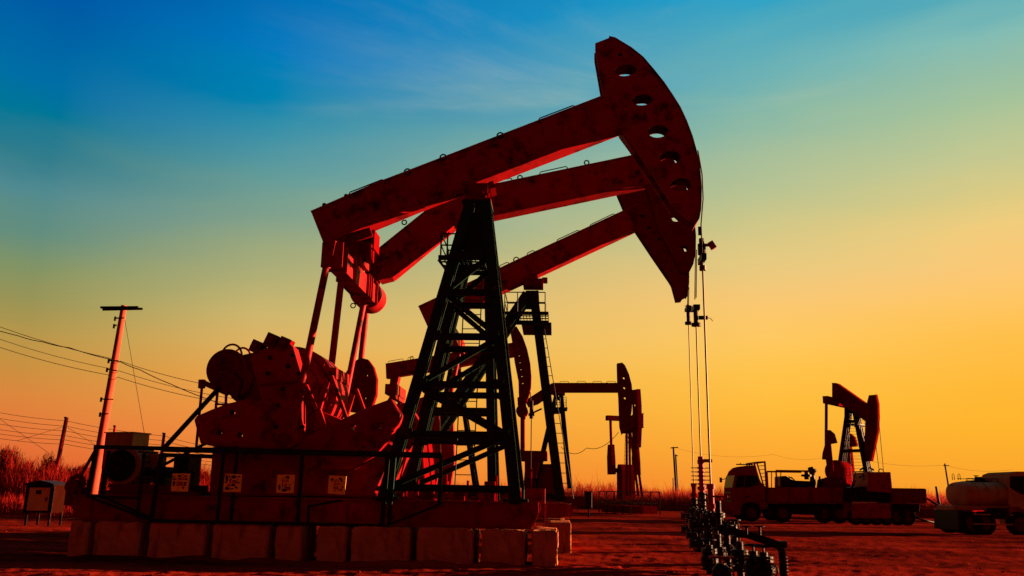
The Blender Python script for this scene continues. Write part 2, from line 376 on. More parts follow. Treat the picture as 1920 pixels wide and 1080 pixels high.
def platform(F, root, x0, x1, y, hw, mtl, rail_px, posts, z_off=0.0):
    a = F.P(x0, y, -hw); b = F.P(x1, y, -hw); pl = MB()
    pl.box(((a.x+b.x)/2, -hw, a.z), (abs(b.x-a.x), 0.05, 0.10)); pl.box(((a.x+b.x)/2, hw, a.z), (abs(b.x-a.x), 0.05, 0.10))
    n = int(abs(b.x-a.x)/0.09)
    for i in range(n+1):
        x = a.x+(b.x-a.x)*i/n; pl.box((x, 0, a.z+0.03), (0.018, 2*hw-0.05, 0.025))
    for v in (-hw*0.5, 0, hw*0.5): pl.box(((a.x+b.x)/2, v, a.z-0.004), (abs(b.x-a.x), 0.03, 0.03))
    pl.build('platform', mtl, root)
    r_ = MB(); h = rail_px*F.px()
    for px_ in posts:
        q = F.P(px_, y, -hw)
        for v in (-hw, hw): r_.cyl((q.x, v, a.z), (q.x, v, a.z+h), 0.018, n=6)
    for lo, hi in ((min(posts), max(posts)),):
        p0 = F.P(lo, y, -hw); p1 = F.P(hi, y, -hw)
        for f in (1.0, 0.52):
            for v in (-hw, hw): r_.cyl((p0.x, v, a.z+h*f), (p1.x, v, a.z+h*f), 0.016, n=6)
            r_.cyl((p0.x, -hw, a.z+h*f), (p0.x, hw, a.z+h*f), 0.016, n=6)
    r_.build('platform_rail', mtl, root)
def head(F, root, outline, holes, hw, mtl, arc_idx=None, name='horse_head'):
    hd = MB(); T = 0.03
    near = F.UZ(outline, -hw); hl = [F.UZ(h, -hw) for h in holes]
    hd.prism(near, -hw, -hw+T, hl); hd.prism(near, hw-T, hw, hl)
    o = hd.build(name, mtl, root)
    if arc_idx:
        m2 = MB(); i0, i1 = arc_idx
        pts = near[i0:i1+1]; vs = []; fs = []
        c = Vector((sum(p[0] for p in near)/len(near), sum(p[1] for p in near)/len(near)))
        for k, p in enumerate(pts):
            q = Vector(p); e = (q-c).normalized()*0.03
            for v in (-hw-0.03, hw+0.03): vs += [(q.x, v, q.y), (q.x+e.x, v, q.y+e.y)]
        for k in range(len(pts)-1):
            a = k*4; b = a+4
            fs += [(a, a+2, b+2, b), (a+1, b+1, b+3, a+3), (a, b, b+1, a+1), (a+2, a+3, b+3, b+2)]
        m2.add(vs, fs); m2.build('arc_plate', mtl, o)
    # inside diaphragms between the holes
    m3 = MB()
    for h0, h1 in zip(holes[:-1], holes[1:]):
        a = F.P(sum(p[0] for p in h0)/len(h0), sum(p[1] for p in h0)/len(h0), -hw); b = F.P(sum(p[0] for p in h1)/len(h1), sum(p[1] for p in h1)/len(h1), -hw)
        mid = (a+b)/2; d = Vector((b.z-a.z, 0, -(b.x-a.x))).normalized()*0.16
        m3.bar(Vector((mid.x, 0, mid.z))-d, Vector((mid.x, 0, mid.z))+d, 0.02, 2*hw-2*T-0.01, up=(0, 1, 0))
    if len(holes) > 1: m3.build('diaphragm', mtl, o)
    return o
def beam_part(F, root, outline, hw, fl, mtl, top_n, name='walking_beam', flange=0.035):
    """outline: near-side web in pixels; the first top_n points run along the top, the rest along the bottom"""
    uz = F.UZ(outline, -hw)
    b = MB().prism(uz, -hw, hw)
    for run in (uz[:top_n], uz[top_n:]):
        for p, q in zip(run[:-1], run[1:]):
            P0 = Vector((p[0], 0, p[1])); Q = Vector((q[0], 0, q[1])); n_ = Vector((-(Q-P0).z, 0, (Q-P0).x)).normalized()
            if run is not uz[:top_n] and n_.z > 0: n_ = -n_
            if run == uz[:top_n] and n_.z < 0: n_ = -n_
            b.bar(P0+n_*flange/2, Q+n_*flange/2, flange, 2*fl, up=(0, 1, 0))
    return b.build(name, mtl, root)
def pitman(F, root, top, bot, v, r, mtl):
    a = F.P(top[0], top[1], v); b = F.P(bot[0], bot[1], v)
    m_ = MB().cyl(a, b, r, r, 16); d = (b-a).normalized()
    m_.cyl(a-d*0.05, a+d*0.40, r*1.35, r*1.1, 16); m_.cyl(b-d*0.28, b+d*0.05, r*1.1, r*1.4, 16)
    m_.cyl(b+Vector((0, -r*1.3, 0)), b+Vector((0, r*1.3, 0)), r*1.9, n=20)
    return m_.build('pitman_arm', mtl, root)
def weight(F, root, pts, v0, v1, mtl, holes=(), bev=0.03, name='counterweight'):
    return MB().prism(F.UZ(pts, v0), v0, v1, [F.UZ(h, v0) for h in holes]).build(name, mtl, root, bev=bev)
def skid(F, root, poly, hw, mtl):
    uz = F.UZ(poly, -hw); s_ = MB()
    for v in (-hw, hw-0.22):
        s_.prism(uz, v+0.05, v+0.17)
        top = max(p[1] for p in uz); bot = min(p[1] for p in uz)
    x0 = min(p[0] for p in uz); x1 = max(p[0] for p in uz)
    zt = sum(sorted(p[1] for p in uz)[-2:])/2; zb = sum(sorted(p[1] for p in uz)[:2])/2
    for v in (-hw+0.11, hw-0.11):
        s_.box(((x0+x1)/2, v, zt+0.012), (x1-x0, 0.24, 0.03)); s_.box(((x0+x1)/2-0.06, v, zb-0.012), (x1-x0-0.12, 0.24, 0.03))
    k = int((x1-x0)/1.1)
    for i in range(k+1):
        x = x0+0.1+(x1-x0-0.3)*i/k; s_.box((x, 0, (zt+zb)/2), (0.14, 2*hw-0.36, abs(zt-zb)*0.8))
        for v in (-hw+0.028, hw-0.028): s_.box((x+0.3, v, (zt+zb)/2), (0.02, 0.05, abs(zt-zb)-0.04))
    s_.build('skid_frame', mtl, root); return x0, x1, zt, zb

# ================================================================== UNIT 1 (nearest)
F1 = Frame(893, 17.5, 3.0)
def unit1():
    F = F1; r = F.root('pumpjack', 'nearest and largest red pumpjack, yellow safety signs on its guard rail', 'pumpjack', GP)
    HW = 0.20
    bm = beam_part(F, r, [(584, 399), (705, 346.5), (1150, 175), (1172, 233), (808, 373), (606, 455)], HW, 0.24, M['red'], 3)
    # end plate and stiffeners on the near web
    for x in (700, 812, 870, 960, 1060):
        f = (x-584)/(1150-584); ty = 399+(175-399)*f; by = ty+63
        a = F.P(x, ty+4, -HW); b = F.P(x+22, by-7, -HW)
        MB().bar(a+Vector((0, -0.012, 0)), b+Vector((0, -0.012, 0)), 0.03, 0.024, up=(0, 1, 0)).build('stiffener', M['red'], bm)
    MB().bar(F.P(958, 303, -.212), F.P(1040, 269, -.212), .03, .02, up=(0, 1, 0)).bar(F.P(958, 294, -.212), F.P(958, 306, -.212), .03, .02, up=(0, 1, 0)).build('web_angle', M['red'], bm)
    grab_rail(F, bm, 656, 369, 722, 343, 9, M['black'], -0.2); grab_rail(F, bm, 1012, 230, 1080, 204, 9, M['black'], -0.2)
    for x, y in ((764, 322), (831, 295), (938, 254)): eye(F, bm, x, y, 6, M['black'], -.2)
    for x, y in ((608, 387), (649, 370)): MB().cyl(F.P(x, y+3, 0), F.P(x, y-3, 0), 0.035).lathe(F.P(x, y-2, 0), [(0.001, -0.02), (0.05, 0), (0.04, 0.04), (0.001, 0.06)]).build('bolt', M['black'], bm)
    # horse head
    out = [(1131, 182), (1116, 96), (1116, 81), (1143, 70.5), (1154, 73), (1185, 92), (1207, 110), (1227, 134), (1245, 157), (1260, 180), (1274, 203), (1285, 227), (1296, 255), (1304, 282), (1309.5, 305), (1312, 327), (1314, 350), (1314, 372), (1313, 392), (1310, 408), (1303, 418),
           (1288, 412), (1262, 388), (1228, 335), (1190, 278), (1164, 243), (1152, 205), (1146, 184)]
    holes = [ell(1173, 131.5, 20, 11, 18, -0.15), ell(1205, 187, 19.5, 10.5, 18, -0.12), ell(1234, 246, 19.5, 12, 18, -0.1), ell(1257, 295, 20, 12.5, 18, -0.1), ell(1277, 346, 20, 13, 18, -0.1), ell(1163, 102, 4, 4, 10)]
    holes = [holes[5]]+holes[:5]
    hd = head(F, r, out, holes, 0.235, M['red'], (3, 20))
    # hinge block between beam and head
    MB().prism(F.UZ([(1136, 182), (1150, 172), (1172, 235), (1200, 280), (1188, 284), (1163, 246)], -0.15), -0.15, 0.15).build('hinge_block', M['red'], hd)
    # bridle cables and carrier bar
    ca = MB()
    for v in (-0.14, 0.14):
        ca.tube([F.P(1304, 282, v)+Vector((0.05, 0, 0)), F.P(1312, 327, v)+Vector((0.05, 0, 0)), F.P(1314, 372, v)+Vector((0.05, 0, 0)), F.P(1314.5, 420, v), F.P(1317, 485, v)], 0.014, 6)
    ca.build('bridle_cable', M['wire'], r)
    cb = MB(); c = F.P(1316.5, 486, 0); cb.box(c, (0.10, 0.5, 0.13)); cb.cyl(c+Vector((0, 0, -0.04)), c+Vector((0, 0, 0.45)), 0.055, n=12); cb.cyl(c+Vector((0, 0, 0.1)), c+Vector((0, 0, 0.33)), 0.085, n=10)
    cb.box(c+Vector((-0.03, 0, 0.62)), (0.06, 0.06, 0.18)); cb.build('carrier_bar', M['black'], r)
    lc = MB(); a = F.P(1320, 460, 0); b = F.P(1331, 459, 0); lc.cyl(a, b, 0.035, n=8); lc.bar(b+Vector((0, 0, 0.06)), F.P(1339, 466, 0), 0.11, 0.1, up=(0, 1, 0)); lc.build('load_sensor', M['red'], r)
    rod = MB(); p = F.P(1317, 488, 0); rod.cyl((p.x, 0, 1.5), (p.x, 0, p.z+0.02), 0.019, n=10); rod.cyl((p.x, 0, p.z-0.22), (p.x, 0, p.z-0.12), 0.07, n=10); rod.build('polished_rod', M['steel'], r)
    # saddle bearing on tower top
    sb = MB(); c = F.P(896, 366, -0.3); c.y = 0
    sb.box(c+Vector((0, 0, -0.10)), (0.56, 0.72, 0.06)); sb.box(c+Vector((0, 0, -0.02)), (0.34, 0.62, 0.12)); sb.cyl(c+Vector((0, -0.36, 0.06)), c+Vector((0, 0.36, 0.06)), 0.13, n=16)
    for s_ in (-1, 1): sb.box(c+Vector((0.0, s_*0.27, 0.14)), (0.42, 0.08, 0.26)); sb.box(c+Vector((0.28*s_, 0, 0.25)), (0.12, 0.5, 0.16), Matrix.Rotation(R(-20), 3, 'Y'))
    for sx in (-1, 1):
        for sy in (-1, 1): sb.cyl(c+Vector((0.22*sx, 0.3*sy, -0.16)), c+Vector((0.22*sx, 0.3*sy, 0.04)), 0.025, n=6)
    sb.build('saddle_bearing', M['red2'], r)
    # tower
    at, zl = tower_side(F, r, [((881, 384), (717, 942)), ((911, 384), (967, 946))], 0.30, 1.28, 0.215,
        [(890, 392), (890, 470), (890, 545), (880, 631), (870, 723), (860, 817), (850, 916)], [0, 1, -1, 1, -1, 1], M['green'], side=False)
    for z in (zl[2], zl[4], zl[6]):
        for k in (0, 1): MB().bar(at(k, z, 1), at(k, z, -1), .09, .08).build('side_bar', M['green'], r)
    tp = MB(); a = F.P(868, 378, -0.3); b = F.P(919, 378, -0.3)
    tp.box(((a.x+b.x)/2, 0, a.z), (b.x-a.x+0.04, 0.74, 0.05)); tp.build('tower_cap', M['green'], r)
    for s_ in (-1, 1):
        A, B = at(0, zl[0], s_), at(1, zl[0], s_); C, D = at(1, zl[0]-0.75, s_), at(0, zl[0]-0.75, s_)
        MB().prism([(A.x, A.z+0.05), (B.x, B.z+0.05), (C.x, C.z), (D.x, D.z)], A.y-0.015, A.y+0.015).build('gusset_plate', M['green'], r)
    for s_ in (-1, 1):
        for k in (0, 1):
            for zz in zl[2:6]:
                q = at(k, zz, s_); MB().box(q+Vector(((.1 if k == 0 else -.1), -0.14, 0)), (0.22, 0.012, 0.20)).build('joint_plate', M['green'], r)
    la = at(1, 0.95, 1); lb = at(1, zl[1], 1)
    x0 = F.P(868, 925, 1.0).x; x1 = F.P(890, 470, 0.3).x
    ladder(r, (x0, 1.05, 0.85), (x1, 0.30, zl[1]), (0.38, 0, 0), M['green'], 17)
    platform(F, r, 822, 905, 483, 0.62, M['green'], 47, (826, 838, 857))
    MB().bar(F.P(822, 487, -0.62), F.P(838, 508, -0.62), 0.05).bar(F.P(822, 487, -0.62)+Vector((0, 1.24, 0)), F.P(838, 508, -0.62)+Vector((0, 1.24, 0)), 0.05).build('platform_bracket', M['green'], r)
    # equaliser, bearing
    e = F.P(614, 478, -1.66); eq = MB(); ex, ez = e.x+0.10, e.z
    eq.box((ex, 0, ez), (0.30, 3.36, 0.42))
    for v in (-1.3, -0.5, 0.75, 0.95, 1.15, 1.68, -1.68): eq.box((ex, v, ez), (0.42, 0.025, 0.50))
    eq.box((ex, 0, ez+0.30), (0.5, 0.9, 0.14))
    eq.build('equalizer_bar', M['red'], r)
    bb = MB(); tb = F.P(640, 446, 0)
    bb.box((ex+0.12, 0, ez+0.52), (0.55, 0.5, 0.34)); bb.cyl((ex, -0.45, ez+0.5), (ex, 0.45, ez+0.5), 0.19, n=18)
    g = F.P(700, 455, 0.3); bb.box((g.x-0.25, 0.15, g.z+0.08), (0.55, 0.5, 0.30), Matrix.Rotation(R(-22), 3, 'Y')); bb.box((g.x+0.05, 0.3, g.z), (0.06, 0.55, 0.42))
    bb.build('tail_bearing', M['red2'], r)
    for v in (-1.66, 1.66):
        pz = F.P(545, 822, -1.66); pt = F.P(616, 480, -1.66)
        m_ = MB(); a = Vector((pt.x, v, pt.z)); b = Vector((pz.x, v, pz.z)); d = (b-a).normalized()
        m_.cyl(a, b, 0.070, 0.070, 18); m_.cyl(a-d*0.22, a+d*0.25, 0.13, 0.09, 18); m_.cyl(b-Vector((0, 0.10, 0)), b+Vector((0, 0.10, 0)), 0.17, n=20)
        m_.bar(a-d*0.3+Vector((0, 0, 0)), a, 0.22, 0.2, up=(0, 1, 0)); m_.build('pitman_arm', M['red'], r)
    zt0 = F.P(600, 938, -1.35).z
    # cranks and counterweights
    LW = [(363, 787), (368, 780), (395, 768), (427, 756), (463, 748), (520, 752), (552, 780), (556, 838), (520, 842), (405, 838), (375, 832)]
    RW = [(734, 747), (752, 777), (748, 792), (728, 826), (702, 856), (660, 880), (575, 880), (550, 846), (552, 828), (592, 810), (647, 783), (690, 763)]
    CK = [(468, 672), (476, 660), (505, 650), (540, 642), (548, 650), (562, 700), (566, 830), (552, 848), (528, 846), (506, 800), (486, 735)]
    Hs = lambda *c: [ell(x, y, 5, 5, 10) for x, y in c]
    for v0, v1, nm in ((-1.48, -1.18, 'near'), (1.18, 1.48, 'far')):
        lw = MB().prism(F.UZ(LW, -1.48), v0, v1, [F.UZ(h, -1.48) for h in Hs((435, 773), (410, 811), (449, 816))]).build('counterweight', M['red'], r, bev=0.03)
        rw = MB().prism(F.UZ(RW, -1.48), v0, v1, [F.UZ(h, -1.48) for h in Hs((662, 800), (713, 800), (680, 843))]).build('counterweight', M['red'], r, bev=0.03)
        if nm == 'near':
            rb = MB()
            for k in range(4):
                a = F.P(640+k*22, 792-k*9, -1.49); b = F.P(690+k*16, 858-k*16, -1.49); rb.bar(a, b, 0.035, 0.03, up=(0, 1, 0))
            rb.build('rib', M['red'], rw)
    for v0, v1 in ((-1.54, -1.12),):
        ck = MB().prism(F.UZ(CK, -1.54), v0, v1, [F.UZ(h, -1.54) for h in Hs((530, 729), (540, 686))]).build('crank', M['red'], r, bev=0.02)
    # big bolted blocks at the crank tip
    hb = MB()
    for x, y, s_ in ((484, 652, 13), (512, 641, 15), (536, 646, 13)):
        c = F.P(x, y, -1.4); hb.box(c, (s_*0.0145, 0.34, s_*0.018), Matrix.Rotation(R(22), 3, 'Y')); hb.box(c+Vector((0, -0.2, 0.02)), (s_*0.009, 0.1, s_*0.01), Matrix.Rotation(R(22), 3, 'Y'))
    hb.build('crank_bolt_block', M['red2'], r)
    cc = F.P(541, 826, -1.5); MB().cyl((cc.x, -1.80, cc.z), (cc.x, -1.1, cc.z), 0.13, n=24).cyl((cc.x, -1.86, cc.z), (cc.x, -1.80, cc.z), 0.08, n=6).build('crank_pin', M['red2'], r)
    # gearbox, drum, pulley
    c = F.P(543, 738, -0.5)
    dr = MB().cyl((c.x, -0.5, c.z), (c.x, 0.5, c.z), 0.96, n=48); dr.cyl((c.x, -0.56, c.z), (c.x, -0.5, c.z), 0.80, n=48); dr.cyl((c.x, -1.4, c.z), (c.x, 1.4, c.z), 0.2, n=20)
    dr.build('gearbox', M['red'], r)
    ct = F.P(628, 700, -0.5); MB().box((ct.x-0.05, 0, ct.z), (0.18, 1.1, 0.22)).box((ct.x-0.05, 0, ct.z-0.35), (0.12, 1.0, 0.1)).build('gearbox_flange', M['red'], r)
    g = MB().prism(F.UZ([(440, 668), (500, 655), (560, 690), (560, 770), (470, 775), (432, 745), (428, 700)], -0.6), -0.6, 0.6); g.build('gear_casing', M['red2'], r, bev=0.03)
    c = F.P(424, 692, -0.75)
    pw = MB().cyl((c.x, -0.82, c.z), (c.x, -0.62, c.z), 0.33, n=30, cap=True); pw.ring((c.x, -0.74, c.z), 0.36, 0.05, n=30); pw.cyl((c.x+0.25, -0.8, c.z-0.25), (c.x+0.25, 0.5, c.z-0.25), 0.30, n=24)
    for i in range(6): pw.bar((c.x, -0.84, c.z), (c.x+0.33*cos(i*pi/3), -0.84, c.z+0.33*sin(i*pi/3)), 0.05, 0.03, up=(0, 1, 0))
    pw.build('belt_pulley', M['red2'], r)
    for x, y, rr_, v in ((434, 668, 20, -0.55), (454, 670, 16, -0.2)):
        q = F.P(x, y, v); rad = rr_*F.px(v); MB().tube([q+Vector((rad*cos(t), 0, rad*1.15*sin(t))) for t in [pi*k/12 for k in range(-2, 15)]], 0.022, 6).build('lifting_hoop', M['red'], r)
    br_ = MB(); c = F.P(543, 738, -0.5)
    for i in range(26):
        t = 2*pi*i/26; br_.cyl((c.x+.88*cos(t), -.58, c.z+.88*sin(t)), (c.x+.88*cos(t), -.49, c.z+.88*sin(t)), .028, n=6)
    for rr_ in (.4, .62): br_.ring((c.x, -.56, c.z), rr_, .018, n=30)
    for i in range(8):
        t = 2*pi*(i+.3)/8; br_.bar((c.x+.3*cos(t), -.57, c.z+.3*sin(t)), (c.x+.78*cos(t), -.57, c.z+.78*sin(t)), .05, .03, up=(0, 1, 0))
    br_.build('bolt_ring', M['red2'], r)
    for x, y in ((500, 700), (520, 760), (560, 700), (556, 770), (505, 670), (548, 665), (516, 800), (566, 800)):
        q = F.P(x, y, -1.6); MB().cyl((q.x, -1.59, q.z), (q.x, -1.52, q.z), .04, n=6).build('crank_bolt', M['black'], r)
    MB().bar(F.P(487, 722, -1.555), F.P(562, 716, -1.555), .04, .03, up=(0, 1, 0)).build('crank_rib', M['red2'], r)
    MB().tube([F.P(440, 700, -.9), F.P(455, 715, -1.0), F.P(448, 740, -1.0), F.P(462, 755, -1.0)], .02).build('oil_line', M['black'], r)
    MB().tube([F.P(470, 680, -.9), F.P(480, 700, -1.0), F.P(470, 730, -1.0)], .016).build('oil_line', M['black'], r)
    for i, x in enumerate(range(748, 960, 19)):
        q = F.P(x, 938, -.6); hh = (.16, .3, .12, .24, .4)[i % 5]; MB().box((q.x, (-.7, .3, .8)[i % 3], zt0+hh/2), ((.2, .1, .3)[i % 3], .2, hh)).build('base_fitting', M['red2'], r); MB().cyl((q.x+.08, -.3+.2*(i % 4), zt0), (q.x+.08, -.3+.2*(i % 4), zt0+hh+.12), .025, n=8).build('anchor_bolt', M['red2'], r)
    # pedestal with its sloping stays
    pd = MB().prism(F.UZ([(398, 838), (560, 812), (600, 770), (648, 790), (742, 838), (700, 930), (392, 930)], -1.0), -1.0, 1.0)
    pd.build('pedestal', M['red'], r, bev=0.02)
    for v in (-1.08, 1.08):
        for (a, b, w_) in (((614, 716), (599, 768), 0.07), ((597, 770), (609, 803), 0.11), ((622, 705), (652, 790), 0.06), ((574, 722), (592, 765), 0.06)):
            MB().bar(F.P(*a, -1.08)*1.0+Vector((0, v+1.08, 0)), F.P(*b, -1.08)+Vector((0, v+1.08, 0)), w_, 0.10, up=(0, 1, 0)).build('stay', M['red'], r)
    lv = MB()
    lv.bar(F.P(378, 716, -1.2), F.P(428, 738, -1.2), 0.10, 0.08, up=(0, 1, 0)); lv.bar(F.P(379, 712, -1.2), F.P(378, 728, -1.2), 0.11, 0.09, up=(0, 1, 0))
    for a, b in (((379, 722), (368, 838)), ((408, 735), (403, 780)), ((424, 740), (423, 772))): lv.cyl(F.P(*a, -1.2), F.P(*b, -1.2), 0.028, n=8)
    lv.cyl(F.P(403, 758, -1.2), F.P(424, 758, -1.2), 0.02, n=6); lv.build('brake_linkage', M['red2'], r)
    MB().bar(F.P(412, 726, -1.35), F.P(306, 842, -1.35), 0.075, 0.06, up=(0, 1, 0)).bar(F.P(418, 815, -1.35), F.P(306, 872, -1.35), 0.05, 0.05, up=(0, 1, 0)).build('diagonal_stay', M['green'], r)
    # motor on its slide rails
    mo = MB(); c = F.P(233, 873, -0.9)
    mo.cyl((c.x, -0.9, c.z), (c.x+0.0, 0.1, c.z), 0.33, n=30); mo.cyl((c.x, -0.98, c.z), (c.x, -0.9, c.z), 0.37, 0.35, n=30)
    for i in range(20):
        t = 2*pi*i/20; mo.box((c.x+0.35*cos(t), -0.4, c.z+0.35*sin(t)), (0.06, 0.85, 0.02), Matrix.Rotation(-t, 3, 'Y'))
    mo.box((c.x+0.1, -0.4, c.z-0.38), (0.8, 0.9, 0.08)); mo.box((c.x+0.38, -0.4, c.z+0.1), (0.3, 0.3, 0.3))
    mo.build('motor', M['tan'], r)
    MB().cyl((c.x-0.02, -1.02, c.z), (c.x-0.02, -0.98, c.z), 0.25, n=30).ring((c.x-0.02, -1.03, c.z), 0.27, 0.03, n=30).build('fan_cover', M['black'], r)
    mm = MB(); q = F.P(262, 902, -0.9); mm.box((q.x+0.2, -0.4, q.z-0.12), (1.4, 1.3, 0.12)); 
    mm.box((q.x+0.3, -0.4, q.z-0.26), (1.9, 1.5, 0.16)); mm.build('motor_mount', M['red2'], r)
    # shafts / smaller housings around the motor
    sh = MB(); q = F.P(300, 885, -0.7)
    sh.cyl((q.x-0.3, -0.7, q.z), (q.x+0.7, -0.7, q.z-0.05), 0.07, n=10); sh.box((q.x+0.45, -0.5, q.z+0.05), (0.3, 0.6, 0.6)); sh.box((q.x+0.05, -0.6, q.z-0.1), (0.2, 0.4, 0.4)); sh.build('brake_housing', M['black'], r)
    # skid
    x0, x1, zt, zb = skid(F, r, [(133, 929), (570, 936), (1009, 945), (1010, 962), (997, 990), (560, 981), (135, 972)], 1.35, M['red'])
    dk = MB(); dk.box(((x0+x1)/2-0.4, 0, zt+0.03), (x1-x0-3.2, 1.6, 0.03)); dk.build('deck_plate', M['red2'], r)
    hk = MB(); q = F.P(146, 912, -1.2); hk.cyl((q.x-0.05, -1.35, q.z), (q.x-0.05, -1.1, q.z), 0.13, n=14); hk.box((q.x-0.02, -1.2, q.z-0.18), (0.3, 0.2, 0.34)); hk.ring((q.x-0.02, -1.22, q.z+0.05), 0.14, 0.045); hk.build('towing_lug', M['red2'], r)
    # feet and small fittings along the skid at the tower base
    for x in (724, 967):
        for s_ in (-1, 1):
            b = F.P(x, 940, -1.28); MB().box((b.x, s_*1.26, zt+0.05), (0.46, 0.36, 0.05)).box((b.x+0.14, s_*1.26, zt+0.15), (0.03, 0.3, 0.2)).build('foot_plate', M['green'], r)
    for i, x in enumerate((775, 812, 858, 905, 1003)):
        q = F.P(x, 935, 0.4); MB().box((q.x, 0.4, zt+0.13), (0.22 if i % 2 else 0.42, 0.24, 0.18 if i < 4 else 0.3)).build('bolt_bracket', M['red'], r, bev=0.01)
    # guard rail with the signs
    g = MB(); V = -1.62
    T = lambda x: 838+(x-180)*14/645.0
    g.bar(F.P(177, 838, V), F.P(828, 852.5, V), 0.075, 0.06, up=(0, 1, 0))
    g.bar(F.P(280, 976, V), F.P(722, 986, V), 0.06, 0.06, up=(0, 1, 0)); g.bar(F.P(305, 853, V), F.P(397, 856, V), 0.075, 0.05, up=(0, 1, 0)); g.bar(F.P(305, 846, V), F.P(826, 858, V), 0.03, 0.05, up=(0, 1, 0))
    for a, b, w_ in (((180, 842), (164, 930), .06), ((205, 845), (192, 928), .06), ((271, 850), (257, 972), .045), ((303, 850), (283, 976), .06), ((419, 850), (407, 978), .05), ((444, 850), (433, 978), .05),
                     ((567, 852), (558, 982), .06), ((727, 855), (716, 986), .075), ((740, 856), (729, 984), .06), ((827, 853), (824, 946), .06)):
        g.bar(F.P(*a, V), F.P(*b, V), w_, w_, up=(0, 1, 0))
    for a, b in (((164, 930), (283, 976)), ((188, 930), (300, 978)), ((824, 946), (724, 986)), ((579, 948), (577, 984)), ((577, 950), (640, 938)), ((164, 930), (260, 934))):
        g.bar(F.P(*a, V), F.P(*b, V), 0.045, 0.045, up=(0, 1, 0))
    g.build('guard_rail', M['green'], r)
    MB().bar(F.P(178, 846, V), F.P(148, 898, V), 0.045, 0.045, up=(0, 1, 0)).build('rail_stay', M['red2'], r)
    return r, zb
u1, U1_ZB = unit1()

